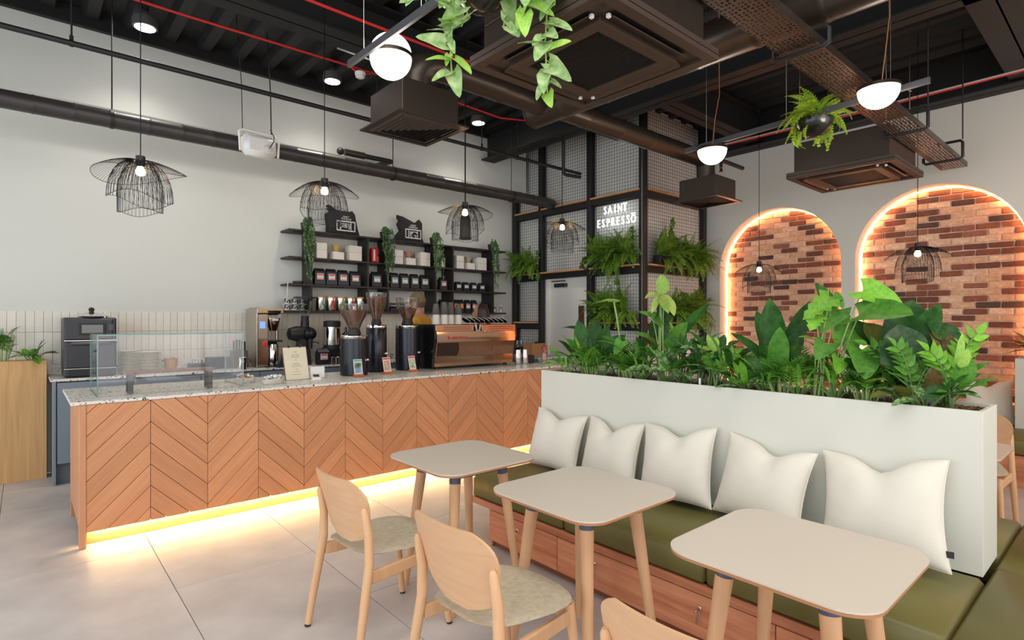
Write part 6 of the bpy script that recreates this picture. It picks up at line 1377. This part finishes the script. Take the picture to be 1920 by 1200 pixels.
P(fl, 'stem', B().tube([(0, 0, -.01), (.0, .0, .1), (-.01, .01, .19)], .003, 6), dstem_m)
pk = mat('pale_pink_petal', lin(242, 208, 204), .6)
for i in range(5):
    a = 2 * PI * i / 5 + .3; o = link('petal', leafmesh('ovate', .8, .2, 5, 2).mesh('petal', pk, True), fl, (-.012, .008, .195)); v = Vector((-.35, -.3, .1)) + Vector((-.6576, .7534, 0)) * math.cos(a) * 1.0 + Vector((0, 0, 1)) * math.sin(a); o.rotation_euler = v.to_track_quat('X', 'Z').to_euler(); o.scale = (.034,) * 3
P(fl, 'centre', B().lathe([(0, -.006), (.006, 0), (0, .006)], (-.02, .0, .195), 8, cap0=False, cap1=False), mat('pink_centre', lin(214, 120, 130), .6))
lb = P(None, 'plant_label', B().box((0, 0, .03), (.006, .012, .09), .001), white_m, loc=(3.08, 1.80, SOIL - .02)); tag(lb, 'small white plant label stick standing in the trough', 'label')
# ferns on the mesh screen, in black troughs
FERN = [frond_me('frond', 13, .42, .075, .03, a, m, .6, .15) for a, m in ((1.3, 'leaf_wallfern'), (1.9, 'leaf_wallfern'), (.9, 'leaf_wallfern'))]
def fern(lab, loc, n, sc, seed, meshes, grp, az0=0, spread=PI, el=(-.9, .5), nm='fern', width=.3, ax=(0, 1, 0), skip=None):
    r5 = random.Random(seed); t = T(nm, lab, 'plant', loc, 0, grp)
    for i in range(n):
        az = az0 + r5.uniform(-spread, spread)
        while skip and abs(math.remainder(az - skip[0], 2 * PI)) < skip[1]: az = r5.uniform(-PI, PI)
        off = Vector(ax) * r5.uniform(-width, width)
        o = link('frond', meshes[r5.randrange(len(meshes))], t, off + Vector((0, 0, r5.uniform(-.02, .05))), (r5.uniform(-.5, .5), -r5.uniform(*el), az)); o.scale = (sc * r5.uniform(.65, 1.1),) * 3
    b = B(); 
    for i in range(8): a = r5.uniform(0, 6.28); b.tube([(ax[0] * r5.uniform(-width, width), ax[1] * r5.uniform(-width, width), -.08), (ax[0] * r5.uniform(-width, width), ax[1] * r5.uniform(-width, width), .06)], .004, 5)
    P(t, 'stems', b, dstem_m); return t
FT = [('green fern on the middle shelf of the mesh screen at the wall end', (6.27, 6.86, 2.40), 0, .2, 70), ('bushy green fern on the middle shelf below the shop sign', (6.27, 5.02, 2.40), 0, .3, 105), ('green fern on the lower shelf below the one under the shop sign', (6.27, 5.02, 1.62), 0, .28, 95), ('green fern on the middle shelf round the corner, nearer the corner post', (6.83, 4.46, 2.40), 1, .26, 90), ('green fern on the middle shelf round the corner, nearer the brick arch', (7.42, 4.46, 2.40), 1, .15, 90), ('green fern on the lower shelf round the corner', (7.25, 4.46, 1.62), 1, .4, 120)]
for i, (lab, (x, y, z), fc, w, n) in enumerate(FT):
    ax = (1, 0, 0) if fc else (0, 1, 0); az0 = -PI / 2 if fc else PI
    fern(lab, (x, y, z), n, 1.0 if i else .9, 30 + i, FERN, 'ferns on the mesh screen', az0, 1.45, (-.7, 1.45), width=w, ax=ax)
    tr_ = P(None, 'shelf_trough', B().box((0, 0, 0), ((2 * w + .1, .12, .12) if fc else (.12, 2 * w + .1, .12)), .004), blackpot_m, loc=(x, y, z - .04)); tag(tr_, 'black trough under the ' + lab.replace('green ', '').replace('bushy ', '').replace(' of the mesh screen', '').replace(' on the middle shelf', ' in mid row'), 'planter', 'black troughs on the mesh screen')
# leafy stems climbing above the ferns
iv = leafmesh('heart', .8, .3, 5, 2)
def vine(t, pts, m, n, size, seed, par='foliage'):
    """small-leaved trail joined into one mesh"""
    r5 = random.Random(seed); b = B(); pv = [Vector(p) for p in pts]; bs = B(); bs.tube(pv, .0025, 4)
    for i in range(n):
        f = r5.random() * (len(pv) - 1); k = int(f); p = pv[k].lerp(pv[min(k + 1, len(pv) - 1)], f - k); az = r5.uniform(0, 6.28); e = r5.uniform(-1.2, .3); s = size * r5.uniform(.6, 1.2)
        M = Matrix.Translation(p) @ Euler((r5.uniform(-.6, .6), -e, az)).to_matrix().to_4x4() @ Matrix.Scale(s, 4); b.add(iv.v, iv.f, 0, M)
    P(t, par, b, MATS[m], True, stuff=True, angle=80); P(t, 'vine_stem', bs, dstem_m)
for lab, loc, pts in (('leafy climber rising beside the shop sign', (6.28, 4.66, 2.36), [(0, 0, 0), (-.02, .02, .22), (-.03, 0, .46)]), ('leafy climber rising round the corner of the mesh screen', (6.75, 4.48, 2.36), [(0, 0, 0), (.1, -.02, .35), (.16, -.03, .62)]), ('leafy trail on the post beside the white door', (6.28, 6.53, 2.3), [(-.03, 0, .35), (-.06, .02, .15), (-.05, -.02, -.1)]), ('leafy trail hanging at the door side of the sign fern', (6.27, 5.44, 2.34), [(0, 0, .12), (-.05, .06, .1), (-.06, .12, -.05)]), ('leafy climber rising over the lower fern below the sign', (6.28, 4.85, 1.6), [(0, 0, 0), (-.03, .05, .35), (-.02, .1, .62)])):
    t = T('leafy_climber', lab, 'plant', loc); vine(t, pts, 'leaf_wallfern', 60, .07, len(lab))
# trailing plants on the wall shelves
for i, (x, lab) in enumerate(((2.66, 'trailing green plant at the left end of the wall shelves'), (3.75, 'trailing green plant in front of the left narrow bay of the shelves'), (4.56, 'trailing green plant in front of the right narrow bay of the shelves'), (5.66, 'trailing green plant at the right end of the wall shelves'))):
    t = T('trailing_plant', lab, 'plant', (x, 6.90, 2.652), 0, 'trailing plants on the wall shelves'); r5 = random.Random(50 + i)
    P(t, 'pot', B().lathe([(0, 0), (.045, 0), (.06, .09), (.055, .09), (0, .075)], (0, .09, .0005), 16, cap0=False, cap1=False), blackpot_m, True)
    b = B(); bs = B()
    for v in range(11):
        dx = r5.uniform(-.085, .085); ln = r5.choice([.28, .36, .42, .48]) if v > 1 else .62; pts = [Vector((dx * .4, .07, .07)), Vector((dx * .8, .0, .10 + r5.uniform(0, .07))), Vector((dx, -.04, .02)), Vector((dx * 1.1, -.05, -ln * .5)), Vector((dx * .6 + .02, -.045, -ln))]
        bs.tube(pts, .0022, 4)
        for k in range(int(30 + ln * 60)):
            f = r5.random() * 4; q = int(f); p = pts[q].lerp(pts[min(q + 1, 4)], f - q); M = Matrix.Translation(p) @ Euler((r5.uniform(-.7, .7), r5.uniform(-.2, 1.3), r5.uniform(0, 6.28))).to_matrix().to_4x4() @ Matrix.Scale(r5.uniform(.022, .04), 4); b.add(iv.v, iv.f, 0, M)
    P(t, 'foliage', b, MATS['leaf_ivy'], True, stuff=True, angle=80); P(t, 'vine_stems', bs, dstem_m, stuff=True)
# pothos in the near bowl
po = T('pothos', 'trailing variegated pothos hanging from the glossy bowl above the front tables', 'plant', (1.58, 2.02, 3.06)); r5 = random.Random(77); bs = B()
RT = Vector((.7534, -.6576, 0))
for path, n in (([(-.02, .03), (-.12, .07), (-.15, -.08), (-.14, -.26), (-.13, -.45)], 30), ([(-.04, .04), (-.22, .10), (-.26, .02), (-.24, -.06)], 13), ([(0, .05), (-.08, .08), (-.10, -.06), (-.06, -.16), (-.09, -.22)], 14), ([(.02, .04), (.12, .03), (.11, -.1), (.10, -.2)], 10), ([(.03, .04), (.16, .05), (.20, -.06), (.19, -.17)], 12), ([(.03, .04), (.24, .10), (.30, -.08), (.29, -.26), (.30, -.50)], 34), ([(.02, .05), (.30, .12), (.34, .0), (.33, -.12)], 12), ([(.0, .04), (.02, .16), (-.05, .2)], 5)):
    off = Vector((-.66, -.75, 0)) * r5.uniform(.0, .10); pv = [RT * a + Vector((0, 0, z)) + off * min(1, abs(a) * 6) for a, z in path]; bs.tube(pv, .0035, 5)
    for i in range(n):
        f = (i + r5.random() * .6) / n * (len(pv) - 1); k = min(int(f), len(pv) - 2); p = pv[k].lerp(pv[k + 1], f - k); d = Vector((-.66, -.75, 0)) * r5.uniform(.1, .7) + RT * r5.uniform(-1, 1) + Vector((0, 0, r5.uniform(-1.3, .15))); d.normalize(); pe = p + d * .025
        put_leaf(po, leaf_me('heart', .75, .3, 'leaf_pothos' if r5.random() < .75 else 'leaf_lime'), pe, pe + d * r5.choice([.06, .08, .10, .13]), .75, r5.uniform(-.5, .5)); bs.tube([p, pe], .0018, 4)
P(po, 'stems', bs, mat('lime_stem', lin(170, 196, 96), .5), True)
# hanging fern in the far bowl
HF = [frond_me('frond', 12, .3, .06, .026, a, 'leaf_fern', .6, .1) for a in (1.2, 1.9, 2.5)]
fern('bright yellow-green fern spilling over the far planter bowl', (4.63, 1.73, 3.10), 66, 1.0, 61, HF, None, 0, PI, (-.7, 1.2), width=.05, skip=(-2.28, 1.05))
# oak planter box and plants at the left edge
trough('oak_planter', -1.4, .165, 7.03, 7.225, 0, 1.14, 'tall oak veneer planter box by the blue-grey cabinet', oak_m)
rosette('dieffenbachia', 'variegated broad-leaved plant at the right end of the oak planter', (.06, 7.08, 1.125), 12, .15, .075, 'paddle', ['leaf_variegated', 'leaf_bright'], 71, .1, (-10, 75), wallside=True)
palm('feathery palm in the oak planter left of the variegated plant', (-.16, 7.08, 1.125), 12, .24, 72, .62, None, wallside=True)
palm('tall palm at the left edge of the oak planter', (-.36, 7.06, 1.125), 6, .46, 73, .9, None, wallside=True)
rosette('croton', 'reddish-green croton in the far trough below the right brick arch', (7.62, .72, 1.125), 22, .26, .07, 'lance', ['leaf_croton', 'leaf_bronze', 'leaf_olive'], 81, .14, (-5, 70))
rosette('croton', 'second croton further along the far trough', (7.62, .2, 1.125), 20, .26, .07, 'lance', ['leaf_croton', 'leaf_olive'], 82, .14, (-5, 70))
